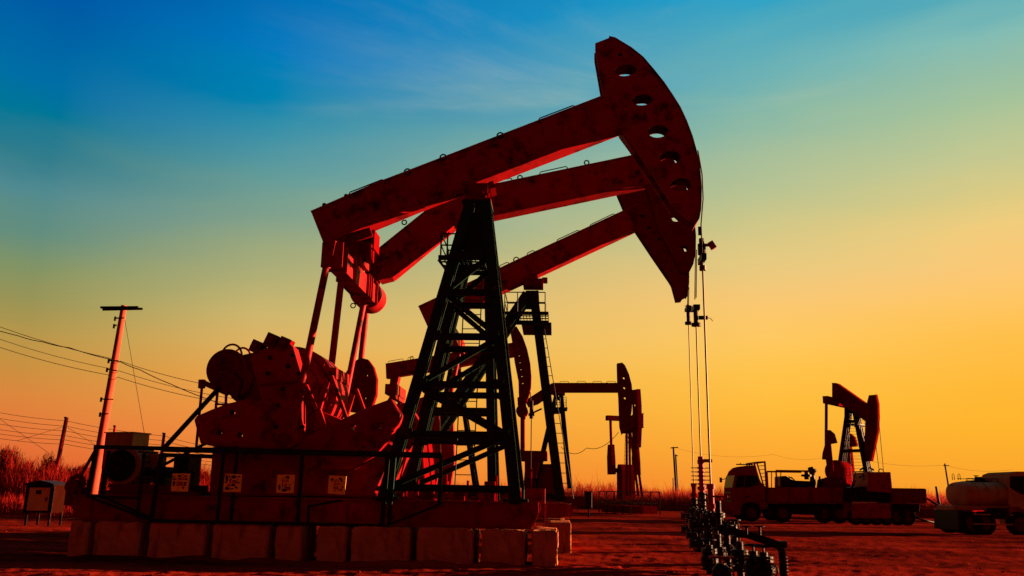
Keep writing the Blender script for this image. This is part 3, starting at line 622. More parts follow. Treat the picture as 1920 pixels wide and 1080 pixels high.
# safety signs hung on the rail: things of their own
def signs():
    F = F1; V = -1.70
    S = [
     ([(324, 887.5), (356.7, 888), (352, 922), (320, 921)], 'leftmost yellow safety sign on the guard rail, characters in two rows',
      [('k', [(168, 210, 230, 240), (165, 260, 235, 300), (160, 320, 225, 440), (290, 185, 360, 235), (360, 175, 420, 195), (430, 200, 490, 235), (440, 255, 500, 290), (365, 455, 430, 480), (385, 478, 415, 500), (400, 350, 480, 375), (420, 375, 460, 435)]),
       ('r', [(265, 255, 310, 285), (315, 250, 345, 300), (350, 240, 430, 258), (345, 280, 450, 300), (255, 330, 275, 440), (290, 330, 310, 440), (325, 330, 345, 435), (345, 375, 400, 395), (365, 340, 385, 430), (375, 410, 430, 432)])], (310, 875)),
     ([(422, 888), (454, 889.5), (451, 923), (418, 922)], 'second yellow sign from the left on the guard rail, crowded with dark blotchy characters',
      [('k', [(1355, 185, 1410, 350), (1420, 200, 1460, 240), (1480, 195, 1610, 260), (1620, 205, 1700, 240), (1610, 280, 1650, 310), (1560, 350, 1670, 375), (1340, 345, 1380, 370), (1480, 385, 1570, 440), (1340, 450, 1430, 525), (1430, 490, 1530, 515), (1560, 440, 1600, 490), (1600, 455, 1640, 490), (1380, 400, 1440, 430)]),
       ('r', [(1450, 260, 1475, 360), (1425, 290, 1500, 310), (1510, 300, 1600, 350), (1440, 370, 1465, 460), (1500, 360, 1560, 375)])], (310, 875)),
     ([(520, 890), (553, 890.4), (550, 924.6), (517.5, 924)], 'third yellow sign from the left, dark mark at its top right corner',
      [('k', [(370, 145, 465, 205), (410, 200, 445, 220), (205, 335, 250, 460), (275, 430, 400, 500), (340, 385, 400, 430), (400, 390, 440, 420), (440, 330, 480, 365)]),
       ('r', [(285, 215, 305, 400), (320, 180, 360, 205), (310, 250, 345, 270), (360, 230, 380, 290), (380, 230, 430, 245), (410, 245, 430, 290), (365, 290, 385, 340), (330, 340, 400, 370), (400, 420, 470, 470), (450, 390, 475, 440)])], (505, 880)),
     ([(617, 891), (649.6, 893), (646, 928), (614, 925)], 'rightmost yellow sign on the guard rail, red characters framed by an arc of dark marks',
      [('k', [(1380, 215, 1415, 260), (1410, 195, 1450, 240), (1415, 245, 1440, 280), (1560, 190, 1620, 230), (1600, 215, 1645, 280), (1630, 280, 1655, 310), (1625, 375, 1655, 430), (1600, 430, 1635, 490), (1455, 470, 1495, 490)]),
       ('r', [(1460, 265, 1485, 300), (1480, 235, 1500, 270), (1510, 225, 1535, 260), (1545, 260, 1570, 285), (1440, 325, 1500, 345), (1490, 305, 1530, 325), (1530, 320, 1600, 345), (1450, 375, 1470, 440), (1450, 395, 1550, 408), (1450, 425, 1550, 438), (1490, 370, 1505, 440), (1530, 375, 1545, 445), (1555, 440, 1575, 480)])], (505, 880)),
    ]
    for quad, lab, marks, (ox, oy) in S:
        c = F.P(sum(p[0] for p in quad)/4, sum(p[1] for p in quad)/4, V)
        e = bpy.data.objects.new('safety_sign', None); COL.objects.link(e); e.location = F.o+F.U*c.x+F.V*V+Vector((0, 0, c.z)); e.rotation_euler = (0, 0, F.yaw)
        tag(e, lab, 'safety sign', 'yellow safety signs on the guard rail')
        off = Vector((c.x, V, c.z))
        def sh(b):
            b.v = [p-off for p in b.v]; return b
        sh(MB().prism(F.UZ(quad, V), V, V+0.012)).build('sign_board', M['yellow'], e)
        for kind, rects in marks:
            mb = MB(); rnd = random.Random(len(rects))
            for (a, b_, c_, d_) in rects:
                j = lambda: rnd.uniform(-5, 5)
                q = [(ox+(a+j())/12, oy+(b_+j())/12), (ox+(c_+j())/12, oy+(b_+j())/12), (ox+(c_+j())/12, oy+(d_+j())/12), (ox+(a+j())/12, oy+(d_+j())/12)]
                if kind == 'k':
                    cx_ = sum(p[0] for p in q)/4; cy_ = sum(p[1] for p in q)/4; rx_ = abs(c_-a)/24; ry_ = abs(d_-b_)/24
                    q = [(cx_+rx_*1.12*rnd.uniform(.7, 1.15)*cos(t*pi/5), cy_+ry_*1.12*rnd.uniform(.7, 1.15)*sin(t*pi/5)) for t in range(10)]
                mb.prism(F.UZ(q, V-0.004), V-0.005 if kind == 'k' else V-0.008, V+0.001)
            sh(mb).build('lettering', M['ink' if kind == 'k' else 'redink'], e)
signs()

# concrete blocks under unit 1
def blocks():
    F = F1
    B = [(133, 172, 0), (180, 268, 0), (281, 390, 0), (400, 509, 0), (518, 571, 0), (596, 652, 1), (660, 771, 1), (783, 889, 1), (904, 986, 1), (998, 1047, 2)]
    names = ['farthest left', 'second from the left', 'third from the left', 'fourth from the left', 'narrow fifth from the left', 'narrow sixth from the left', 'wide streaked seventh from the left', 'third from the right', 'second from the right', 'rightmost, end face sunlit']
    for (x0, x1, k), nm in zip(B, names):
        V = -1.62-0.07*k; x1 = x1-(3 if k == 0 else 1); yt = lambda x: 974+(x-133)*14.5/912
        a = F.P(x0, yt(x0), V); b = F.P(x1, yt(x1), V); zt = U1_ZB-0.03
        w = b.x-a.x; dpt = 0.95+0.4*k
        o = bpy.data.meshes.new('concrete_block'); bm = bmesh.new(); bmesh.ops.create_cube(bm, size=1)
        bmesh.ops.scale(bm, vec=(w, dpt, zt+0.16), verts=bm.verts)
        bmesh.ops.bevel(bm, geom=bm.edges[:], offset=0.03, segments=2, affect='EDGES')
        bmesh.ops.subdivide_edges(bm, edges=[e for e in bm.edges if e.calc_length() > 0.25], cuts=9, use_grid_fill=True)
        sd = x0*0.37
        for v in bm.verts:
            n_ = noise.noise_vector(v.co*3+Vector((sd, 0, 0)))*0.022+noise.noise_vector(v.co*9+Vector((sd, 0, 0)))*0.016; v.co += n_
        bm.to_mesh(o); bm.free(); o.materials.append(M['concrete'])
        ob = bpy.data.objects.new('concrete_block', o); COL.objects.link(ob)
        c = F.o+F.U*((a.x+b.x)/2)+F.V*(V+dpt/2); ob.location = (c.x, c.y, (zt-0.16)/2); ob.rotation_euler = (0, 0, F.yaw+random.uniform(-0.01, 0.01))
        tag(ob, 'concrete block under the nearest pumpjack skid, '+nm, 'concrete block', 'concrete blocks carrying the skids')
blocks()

# ================================================================== generic traced unit
def crank_set(F, root, eqp, pin, hw, wt, mtl, r=0.075):
    a = F.P(eqp[0], eqp[1], -hw); b = F.P(pin[0], pin[1], -hw)
    MB().box((a.x, 0, a.z), (0.28, 2*hw+0.3, 0.36)).build('equalizer_bar', mtl, root)
    for s_ in (1, -1):
        A = Vector((a.x, hw*s_, a.z)); B = Vector((b.x, hw*s_, b.z))
        MB().cyl(A, B, r, r, 14).cyl(B-Vector((0, .14, 0)), B+Vector((0, .14, 0)), r*2.1, n=18).build('pitman_arm', mtl, root)
        for poly in wt:
            uz = F.UZ(poly, -hw-0.15); v0 = s_*(hw+0.15); v1 = s_*(hw+0.42)
            MB().prism(uz, min(v0, v1), max(v0, v1)).build('counterweight', mtl, root, bev=0.02)

def unit2():
    F = Frame(905, 21.4, 3.0); r = F.root('pumpjack', 'bent beam pumpjack with a round barrel weight on its tail, just behind the nearest one', 'pumpjack', GP)
    HW = 0.19
    bm = beam_part(F, r, [(690, 488), (716, 464), (838, 366), (1218, 287), (1216, 342), (855, 418), (734, 518), (710, 524)], HW, 0.23, M['red'], 4)
    for x, y in ((758, 417), (1100, 305), (975, 333)): eye(F, bm, x, y, 4.5, M['black'], -.19)
    for a in ((925, 346, 960, 339), (1013, 328, 1064, 317)): grab_rail(F, bm, *a, 6, M['black'], -.19)
    c = F.P(684, 547, -0.45); bl = MB().cyl((c.x, -0.45, c.z), (c.x, 0.45, c.z), 0.385, n=36).cyl((c.x, -0.47, c.z), (c.x, -0.45, c.z), 0.30, n=36); bl.build('barrel_weight', M['red'], r, bev=0.015)
    MB().prism(F.UZ([(690, 490), (716, 498), (700, 545), (672, 545)], -0.2), -0.2, 0.2).build('tail_hanger', M['red2'], r)
    MB().ring(F.P(662, 573, -0.5), 0.06, 0.015).build('lifting_eye', M['black'], r)
    out = [(1203, 300), (1200, 264), (1222, 258), (1246, 280), (1262, 300), (1278, 334), (1290, 368), (1299, 402), (1303.5, 440), (1303.5, 470), (1299, 494), (1290, 512), (1276, 508), (1256, 470), (1235, 430), (1212, 350)]
    head(F, r, out, [ell(1228, 300, 8, 6), ell(1248, 350, 9, 6.5), ell(1267, 409, 9, 6.5, 16, 0.15), ell(1282, 466, 8, 6)], 0.13, M['red2'], (2, 11))
    tower_side(F, r, [((888, 428), (752, 935)), ((914, 428), (923, 940))], 0.22, 0.62, 0.20, [(905, 440), (895, 770)], [0], M['green'], side=False)
    c = F.P(900, 415, 0); MB().box(c, (0.5, 0.7, 0.22)).cyl(c+Vector((0, -.4, .12)), c+Vector((0, .4, .12)), .12).build('saddle_bearing', M['red2'], r)
    a = F.P(700, 565, -1.1)
    for v, top, bot in ((-1.45, (641, 515), (616, 735)),):
        A = F.P(*top, v); B = F.P(*bot, v)
        for s_ in (1, -1):
            MB().cyl((A.x, v*s_, A.z), (B.x, v*s_, B.z), 0.082, n=16).cyl((B.x, v*s_-.15, B.z), (B.x, v*s_+.15, B.z), .2, n=18).build('pitman_arm', M['red'], r)
        MB().box((A.x+0.05, 0, A.z), (0.32, 3.1, 0.36)).build('equalizer_bar', M['red2'], r)
    # round counterweight plate beyond the first pump's crank
    W = [(645, 770), (642, 725), (647, 700), (660, 680), (676, 670.5), (690, 674), (700, 688), (706, 710), (705, 740), (698, 760), (680, 775)]
    MB().prism(F.UZ(W, 1.2), 1.2, 1.45, [F.UZ(ell(x, y, 2.4, 3, 10), 1.2) for x, y in ((687, 703), (652, 722), (684, 746))]).build('counterweight', M['red2'], r, bev=0.02)
    MB().prism(F.UZ([(604, 765), (626, 745), (634, 800), (600, 800)], -1.2), -1.3, -1.0).build('crank', M['red2'], r, bev=0.02)
    MB().prism(F.UZ([(590, 835), (640, 800), (735, 790), (790, 815), (800, 935), (560, 935)], -0.9), -0.9, 0.9).build('gearbox', M['red2'], r, bev=0.03)
    skid(F, r, [(400, 934), (1061, 946), (1061, 966), (1050, 972), (400, 962)], 1.25, M['red'])
    lad = F.P(934, 600, 0)
    # bridle
    p = F.P(1304, 560, 0); hz = F.P(1303, 470, 0)
    MB().tube([hz+Vector((.03, -.1, 0)), p+Vector((0, -.1, 0))], .013).tube([hz+Vector((.03, .1, 0)), p+Vector((0, .1, 0))], .013).build('bridle_cable', M['wire'], r)
    c = F.P(1305, 600, 0); cb = MB().cyl(c+Vector((0, 0, -.15)), c+Vector((0, 0, .38)), .06, n=10).box(c+Vector((0, 0, .3)), (.16, .42, .12)).cyl(c+Vector((0, 0, -.16)), c+Vector((0, 0, -.08)), .12, n=10).box(c+Vector((0.18, 0, .06)), (.22, .08, .09))
    cb.tube([c+Vector((.28, 0, .06)), c+Vector((.36, 0, .05)), c+Vector((.42, 0, -.03))], .008); cb.build('carrier_bar', M['black'], r)
    MB().cyl((c.x, 0, 1.9), (c.x, 0, c.z), .018, n=10).build('polished_rod', M['steel'], r)
    return F
F2 = unit2()
def unit3():
    F = Frame(1000, 25.2, 3.0); r = F.root('pumpjack', 'third pumpjack of the row, lowest straight tilted beam, platform on a green leg', 'pumpjack', GP)
    HW = 0.19
    bm = beam_part(F, r, [(785, 576), (968, 490), (1197, 384), (1193, 427), (940, 545), (800, 609)], HW, 0.22, M['red'], 3)
    for a in ((938, 504, 955, 496), (990, 480, 1003, 474), (1046, 455, 1087, 436), (1108, 427, 1154, 405)): grab_rail(F, bm, *a, 6, M['black'], -.19)
    eye(F, bm, 968, 487, 5, M['black'], -.19)
    out = [(1170, 390), (1154, 352), (1148, 336), (1165, 322), (1200, 333), (1222, 352), (1238, 375), (1254, 402), (1270, 438), (1284, 478), (1291, 510), (1291, 530), (1288, 554), (1282, 557), (1279, 562), (1269, 563), (1261, 533), (1257, 526), (1224, 478), (1194, 433)]
    head(F, r, out, [ell(1205, 405, 3.5, 3), ell(1217, 427, 3.5, 3), ell(1236, 448, 3.5, 3)], 0.19, M['red2'], (3, 12))
    MB().cyl(F.P(1272, 430, -.2), F.P(1272, 430, -.25), 0.001)
    tower_side(F, r, [((988, 552), (728, 935)), ((1000, 548), (1051, 941))], 0.25, 0.95, 0.26, [(1000, 560), (1000, 930)], [0], M['green'], side=False)
    for v in (-.32, .28): MB().prism(F.UZ([(986, 545), (1010, 545), (1011, 572), (978, 572)], -.3), v, v+.04).build('gusset_plate', M['green'], r)
    c = F.P(1000, 533, 0); MB().box(c, (.6, .7, .2)).cyl(c+Vector((0, -.4, .14)), c+Vector((0, .4, .14)), .14).box(c+Vector((.35, 0, .12)), (.16, .3, .12)).build('saddle_bearing', M['red2'], r)
    platform(F, r, 944, 1028, 587, 0.75, M['green'], 40, (946, 970, 1022)); 
    pl = MB(); a = F.P(978, 607, -0.8); b = F.P(1034, 606, -0.8); pl.box(((a.x+b.x)/2, 0, a.z), (b.x-a.x, 1.6, 0.09)); pl.build('lower_platform', M['green'], r)
    la = F.P(1065, 935, -0.9); lb = F.P(1010, 610, -0.35)
    ladder(r, la, lb, (0.30, 0, 0), M['green'], 18)
    crank_set(F, r, (843, 622), (806, 800), 1.4, [[(745, 762), (800, 745), (826, 768), (828, 860), (815, 935), (760, 935)]], M['red'])
    MB().prism(F.UZ([(660, 830), (700, 770), (770, 770), (800, 935), (650, 935)], -.8), -.8, .8).build('gearbox', M['red2'], r, bev=.03)
    skid(F, r, [(560, 938), (1075, 948), (1073, 966), (560, 958)], 1.2, M['red'])
    p = F.P(1290, 572, 0); h = F.P(1289, 540, 0)
    MB().tube([h+Vector((.03, -.1, 0)), p+Vector((0, -.1, 0))], .013).tube([h+Vector((.03, .1, 0)), p+Vector((0, .1, 0))], .013).build('bridle_cable', M['wire'], r)
    c = F.P(1290.5, 590, 0); cb = MB().cyl(c+Vector((0, 0, -.22)), c+Vector((0, 0, .3)), .055, n=10).box(c+Vector((0, 0, .18)), (.14, .5, .1)).cyl(c+Vector((0, 0, -.3)), c+Vector((0, 0, -.22)), .11, n=10).box(c+Vector((.14, 0, .12)), (.2, .07, .08))
    for k in range(3): cb.cyl(c+Vector((-.1, 0, .1+.08*k)), c+Vector((.1, 0, .1+.08*k)), .012, n=6)
    cb.build('carrier_bar', M['black'], r)
    MB().cyl((c.x, 0, 1.6), (c.x, 0, c.z), .016, n=10).build('polished_rod', M['steel'], r)
    return F
F3 = unit3()
def unit4():
    F = Frame(1050, 50, 3.0); r = F.root('pumpjack', 'mid distance pumpjack with a level beam bent down at its tail', 'pumpjack', GP)
    bm = beam_part(F, r, [(985, 752), (1036, 719), (1162, 719), (1162, 734), (1040, 734), (1008, 756), (990, 762)], .2, .24, M['red2'], 3)
    for x0 in (1050, 1082, 1112, 1138): grab_rail(F, bm, x0, 718, x0+16, 718, 3, M['black'], -.2)
    out = [(1158, 719), (1157, 681), (1166, 680), (1172, 686), (1179, 702), (1184, 722), (1185.5, 745), (1184, 770), (1180, 795), (1172, 808), (1166, 815), (1162, 800), (1160, 745)]
    head(F, r, out, [ell(1170, 708.5, 2.2, 2.6, 10), ell(1171, 727, 2.2, 2.6, 10), ell(1172, 746, 2.2, 2.6, 10)], .22, M['red2'], (2, 9))
    tower_side(F, r, [((1043, 741), (1002, 915)), ((1052, 741), (1069, 915))], .25, 1.0, .26, [(1048, 745), (1048, 770)], [0], M['green'])
    c = F.P(1048, 737, 0); MB().box(c, (.7, .8, .22)).build('saddle_bearing', M['red2'], r)
    platform(F, r, 1038, 1064, 765, .7, M['green'], 20, (1042, 1050, 1062))
    c = F.P(978.5, 770, -.5); MB().cyl((c.x, -.5, c.z), (c.x, .5, c.z), .34, n=28).build('barrel_weight', M['red2'], r)
    MB().prism(F.UZ([(970, 745), (986, 745), (986, 768), (971, 768)], -.35), -.35, .35).build('tail_hanger', M['red2'], r)
    crank_set(F, r, (979, 775), (979, 850), 0.9, [[(972, 845), (1026, 846), (1026, 862), (1012, 863), (1006, 897), (984, 897), (984, 863), (972, 862)]], M['red2'], .1)
    MB().prism(F.UZ([(985, 870), (1040, 870), (1060, 925), (980, 925)], -.8), -.8, .8).build('gearbox', M['red2'], r)
    skid(F, r, [(960, 930), (1095, 932), (1095, 948), (960, 945)], 1.2, M['red2'])
    # carrier and well rod at the left belongs to the pump with the tall head
    return F
unit4()
def unit6():
    F = Frame(850, 44, 3.0); r = F.root('pumpjack', 'pumpjack seen through the nearest tower, tail poking out on its left', 'pumpjack', GP)
    bm = beam_part(F, r, [(723, 683), (840, 664), (972, 642), (972, 665), (840, 690), (724, 708)], .2, .24, M['red'], 3)
    for a in ((728, 681, 756, 676), (765, 674, 775, 673)): grab_rail(F, bm, *a, 3.5, M['black'], -.2)
    eye(F, bm, 772, 671, 3, M['black'], -.2)
    out = [(960, 640), (955, 613), (968, 612), (980, 632), (988, 655), (993, 680), (995.5, 705), (995, 725), (991, 742), (987, 752), (973, 752), (972, 715), (965, 680)]
    head(F, r, out, [ell(971.5+i*1.7, 653+i*13, 1.9, 1.7, 10) for i in range(6)], .22, M['red2'], (2, 9))
    tower_side(F, r, [((845, 690), (800, 925)), ((858, 690), (892, 925))], .25, .8, .2, [(850, 700), (850, 830)], [0], M['green'], side=False)
    crank_set(F, r, (737, 740), (706, 790), 1.25, [[(690, 800), (740, 790), (760, 830), (700, 860)]], M['red'], .1)
    MB().prism(F.UZ([(732, 706), (748, 706), (743, 726), (738, 735), (730, 725)], -.3), -.3, .3).box(F.P(742, 735, 0), (.6, 2.7, .5)).build('tail_bearing', M['red'], r)
    skid(F, r, [(680, 925), (940, 930), (940, 945), (680, 940)], 1.2, M['red2'])
    a = F.P(994, 735, 0); c = F.P(996.5, 770, 0)
    MB().cyl(a, c, .03, n=6).build('bridle_cable', M['wire'], r)
    MB().cyl(c+Vector((0, 0, -.4)), c+Vector((0, 0, .5)), .1, n=8).box(c+Vector((.3, 0, 0)), (.5, .1, .08), Matrix.Rotation(R(-25), 3, 'Y')).box(c+Vector((0, 0, -.2)), (.3, .3, .12)).build('carrier_bar', M['black'], r)
    MB().cyl((c.x, 0, 2.4), (c.x, 0, c.z), .025, n=8).build('polished_rod', M['wire'], r)
    return F
F6 = unit6()
def unit7():
    F = Frame(1592, 60, 42); r = F.root('pumpjack', 'distant pumpjack beyond the red truck, head hanging low on the right side', 'pumpjack', GP)
    bm = beam_part(F, r, [(1560, 719), (1568, 719), (1632, 764), (1630, 794), (1566, 748), (1560, 745)], .28, .34, M['red2'], 3)
    out = [(1624, 760), (1629, 741), (1642, 740), (1645.5, 757), (1646, 785), (1644.5, 810), (1640, 835), (1634, 864), (1622, 865), (1620, 840), (1622, 800)]
    head(F, r, out, [ell(1629, 808+i*10, 1.0, 1.8, 8) for i in range(4)], .16, M['red2'], (2, 7))
    tower_side(F, r, [((1591, 765), (1571, 905)), ((1602, 765), (1629, 905))], .12, .28, .30, [(1594, 772), (1594, 790), (1594, 845)], [0, 0], M['black'])
    c = F.P(1594, 758, 0); MB().box(c, (.7, .8, .5)).cyl(c+Vector((0, -.5, .3)), c+Vector((0, .5, .3)), .25).build('saddle_bearing', M['red2'], r)
    platform(F, r, 1583, 1606, 796, .9, M['green'], 21, (1586, 1604))
    ladder(r, F.P(1609, 905, 0), F.P(1601, 800, 0), (.8, 0, 0), M['green'], 18)
    a = F.P(1568, 754, 0)
    MB().box((a.x, 0, a.z), (.35, 3.9, .5)).build('equalizer_bar', M['red2'], r)
    n0 = F.P(1539.5, 756, -1.75); n1 = F.P(1538.5, 850, -1.75)
    wt = F.UZ([(1539, 808), (1547, 807), (1555, 814), (1560, 831), (1548, 833), (1553, 883), (1544, 884), (1541, 862), (1534, 862), (1535, 850), (1539, 836)], -1.75)
    for s_ in (-1, 1):
        MB().cyl((a.x, 1.75*s_, a.z), (n1.x+(a.x-n0.x), 1.75*s_, n1.z), .10, n=10).build('pitman_arm', M['red2'], r)
        MB().prism([(x+a.x-n0.x, z) for x, z in wt], 1.9*s_-.15, 1.9*s_+.15).build('counterweight', M['red2'], r)
    g = F.P(1574, 890, 0); MB().lathe((g.x, -.8, g.z+.2), [(.001, 0), (.7, 0), (.78, .2), (.78, 1.4), (.7, 1.6), (.001, 1.6)], 20, (0, 1, 0)).box((g.x, 0, g.z-.9), (1.5, 1.6, 1.4)).build('gearbox', M['red2'], r)
    MB().box((g.x+3, 0, .45), (11, 2.6, .6)).build('skid_frame', M['red2'], r)
    for (x0, y0, x1, y1) in ((1646, 770, 1657, 886), (1642, 832, 1649, 886)):
        p = F.P(x0, y0, 0); q = F.P(x1, y1, 0); MB().cyl(p, (q.x, 0, q.z), .022, n=6).build('bridle_cable', M['wire'], r)
unit7()
def unit5():
    F = Frame(1178, 62, 72); r = F.root('pumpjack', 'distant pumpjack seen almost end on, overlapping a head with round holes', 'pumpjack', GP)
    P = F.P
    bm = beam_part(F, r, [(1166, 792), (1192, 775), (1192, 800), (1166, 812)], .3, .34, M['red2'], 2)
    out = [(1186, 775), (1185, 731), (1194, 730), (1196, 760), (1196.5, 800), (1195, 838), (1186, 843), (1185, 800)]
    head(F, r, out, [ell(1190, 760, 1, 2, 8), ell(1190, 790, 1, 2, 8)], .13, M['red2'], (2, 5))
    tower_side(F, r, [((1175, 812), (1175, 930)), ((1180, 812), (1182, 930))], .15, .45, .13, [(1178, 820), (1178, 829)], [0], M['red2'])
    ladder(r, P(1175, 900, 0), P(1178, 815, 0), (1.0, 0, 0), M['red2'], 12)
    a = P(1168, 785, 0); MB().box((a.x, 0, a.z), (.4, 2.6, .35)).build('equalizer_bar', M['red2'], r)
    for s_ in (-1, 1):
        MB().cyl((a.x, 1.0*s_, a.z), (a.x, .92*s_, a.z-3.2), .10, n=10).build('pitman_arm', M['red2'], r)
        MB().prism([(a.x-.25, a.z-1.9), (a.x+.3, a.z-1.9), (a.x+.45, a.z-3.0), (a.x+.5, a.z-4.0), (a.x-.35, a.z-4.0), (a.x-.4, a.z-2.8)], .98*s_-.14, .98*s_+.14).build('counterweight', M['red2'], r)
    MB().prism([(a.x-.1, 1.0), (a.x+.8, 1.0), (a.x+.8, 3.0), (a.x+.5, 3.4), (a.x+.1, 3.4), (a.x-.1, 3.0)], -.5, .5).build('gearbox', M['red2'], r)
    MB().cyl((a.x, -1.0, a.z-3.7), (a.x, 1.0, a.z-3.7), .16, n=12).build('crank_shaft', M['red2'], r)
    g = MB()
    for i in range(5):
        x = -2.6+i*1.3
        for v in (-1.1, 1.1): g.bar((x, v, 0), (x, v, 1.5), .07)
    for z in (.75, 1.5):
        for v in (-1.1, 1.1): g.bar((-2.6, v, z), (2.6, v, z), .06)
        for x in (-2.6, 2.6): g.bar((x, -1.1, z), (x, 1.1, z), .06)
    g.build('guard_rail', M['black'], r)
    MB().box((0, 0, .3), (5.0, 1.9, .5)).build('skid_frame', M['red2'], r)
unit5()

def loose_block(F, x0, x1, y0, v, dep, h, lab):
    a = F.P(x0, y0, v); b = F.P(x1, y0, v); c = F.o+F.U*((a.x+b.x)/2)+F.V*(v+dep/2)
    o = MB().box((0, 0, h/2-.05), (b.x-a.x, dep, h+.1)).build('concrete_block', M['concrete'], bev=.025); o.location = (c.x, c.y, 0); o.rotation_euler = (0, 0, F.yaw)
    tag(o, lab, 'concrete block', 'concrete blocks carrying the skids')
loose_block(F2, 1030, 1071, 970, -1.3, 2.4, 0.62, 'concrete block under the second skid, right of and behind the rightmost front block')
loose_block(F2, 700, 780, 970, -1.3, 2.4, 0.62, 'concrete block behind the front blocks, under the middle of the second skid')
loose_block(F3, 1020, 1060, 970, -1.3, 2.4, 0.56, 'concrete block under the right end of the third skid')
loose_block(F3, 600, 690, 970, -1.3, 2.4, 0.56, 'concrete block under the left half of the third skid')
# ================================================================== wellheads and manifold
def flange(m_, x, y, z, r, t=0.05, n=14): m_.cyl((x, y, z-t/2), (x, y, z+t/2), r, n=n, sm=False)
def wheel(m_, c, r, ax='y'):
    c = Vector(c); U_ = Vector((1, 0, 0)); W_ = Vector((0, 0, 1)) if ax == 'y' else Vector((0, 1, 0))
    m_.ring(c, r, r*0.13, U_, W_, 16)
    for i in range(4):
        t = pi*i/4; d = U_*cos(t)*r+W_*sin(t)*r; m_.bar(c-d, c+d, r*0.12, r*0.12)
def wellhead(F, rodx, name, label, top_z, fins, red_top, h_body, big=1.0):
    p = rodx; e = bpy.data.objects.new(name, None); COL.objects.link(e); e.location = F.o+F.U*p; e.rotation_euler = (0, 0, F.yaw); tag(e, label, 'wellhead', 'wellheads under the rods')
    b = MB(); b.lathe((0, 0, 0), [(.001, -.1), (.22*big, -.1), (.22*big, .25), (.15*big, .27), (.15*big, .45), (.24*big, .46), (.24*big, .54), (.13*big, .56), (.17*big, .7), (.13*big, .82), (.22*big, .84), (.22*big, .92), (.1*big, .94), (.1*big, h_body), (.001, h_body)], 18)
    for z in (.5, .88): 
        for i in range(10):
            t = 2*pi*i/10; b.cyl((.2*big*cos(t), .2*big*sin(t), z-.09), (.2*big*cos(t), .2*big*sin(t), z+.09), .018, n=6)
    b.build('casing_head', M['black'], e)
    for s_, z in ((-1, .36), (1, .36), (-1, .72), (1, .72)):
        vl = MB(); vl.cyl((0, 0, z), (s_*.42*big, 0, z), .055, n=10)
        for x in (.2, .27, .42): vl.cyl((s_*x*big, 0, z), (s_*(x+.03)*big, 0, z), .1, n=10)
        vl.cyl((s_*.34*big, -.12, z), (s_*.34*big, .12, z), .07, n=10); vl.cyl((s_*.34*big, -.12, z), (s_*.34*big, -.3, z), .02, n=6)
        wheel(vl, (s_*.34*big, -.3, z), .11); vl.build('valve', M['black'], e)
    vl = MB(); vl.cyl((0, 0, h_body-.18), (0, -.35, h_body-.18), .03, n=8); wheel(vl, (0, -.36, h_body-.18), .14)
    vl.build('valve', M['black'], e)
    s_ = MB(); s_.cyl((0, 0, h_body), (0, 0, top_z), .062, n=14); s_.cyl((0, 0, h_body+.05), (0, 0, h_body+.14), .10, n=12); s_.cyl((0, 0, top_z-.1), (0, 0, top_z), .085, n=12)
    if fins:
        for k in range(6):
            z = h_body+.1+(top_z-h_body-.2)*k/6
            s_.cyl((-.24, 0, z), (.24, 0, z), .012, n=6); s_.cyl((0, 0, z-.02), (0, 0, z+.02), .09, n=10)
        s_.cyl((.22, 0, h_body+.1), (.22, 0, h_body+.45), .01, n=6)
        s_.box((.12, 0, top_z-.02), (.30, .05, .08)); s_.cyl((0, 0, top_z), (0, 0, top_z+.08), .07, n=10)
    s_.build('stuffing_box', M[red_top], e)
    return e
F1r = F1.P(1317, 488, 0).x; F2r = F2.P(1305, 600, 0).x; F3r = F3.P(1290.5, 590, 0).x
wellhead(F1, F1r, 'wellhead', 'nearest wellhead with a tall lit red stuffing box, under the rightmost rod', 1.50, False, 'red', 0.98)
wellhead(F2, F2r, 'wellhead', 'tallest wellhead with a red finned stuffing box, under the middle rod', 2.12, True, 'red', 1.35, .9)
wellhead(F3, F3r, 'wellhead', 'leftmost wellhead under the left rod, mostly hidden by the finned one', 1.62, False, 'red2', 1.2, .85)
w6 = F6.P(996.5, 770, 0).x; wellhead(F6, w6, 'wellhead', 'small distant wellhead between the green legs of the third pumpjack', 2.4, True, 'red2', 1.4, 1.3)
def small_valve_tree(F, px, top_y, label, hw_r=.13, crossbar=False, base=0.0, rad=.07):
    a = F.P(px, top_y, 0); e = bpy.data.objects.new('valve_stand', None); COL.objects.link(e); e.location = F.o+F.U*a.x; e.rotation_euler = (0, 0, F.yaw+random.uniform(-.3, .3)); tag(e, label, 'valve', 'valves around the wellheads')
    h = a.z; b = MB(); b.cyl((0, 0, -.1), (0, 0, h-.08), rad*.75, n=12)
    z = .12
    while z < h-.12: flange(b, 0, 0, z, rad*1.7, .035); flange(b, 0, 0, z+.045, rad*1.7, .03); z += .26
    b.lathe((0, 0, h*.45), [(rad, -.12), (rad*1.9, -.04), (rad*1.9, .04), (rad, .12)], 14); b.build('pipe', M['black'], e)
    v = MB(); v.cyl((0, 0, h-.1), (0, 0, h), .016, n=6); wheel(v, (0, 0, h), hw_r, 'z'); v2 = MB(); v2.cyl((0, 0, h*.45), (.02, -.25, h*.45), .02, n=6); wheel(v2, (.02, -.25, h*.45), hw_r*.8); v2.build('handwheel', M['black'], e); v.build('handwheel', M['red2'] if crossbar else M['black'], e)
    if crossbar: MB().box((0, 0, h), (.36, .04, .035)).build('handle', M['red'], e)
FM = Frame(1400, 12.6, 6.0); FM2 = Frame(1360, 14.6, 3)
small_valve_tree(Frame(1345, 16.4, 3), 1346, 931, 'tall thin valve stem with a red crossbar handle right of the nearest wellhead', .05, True)
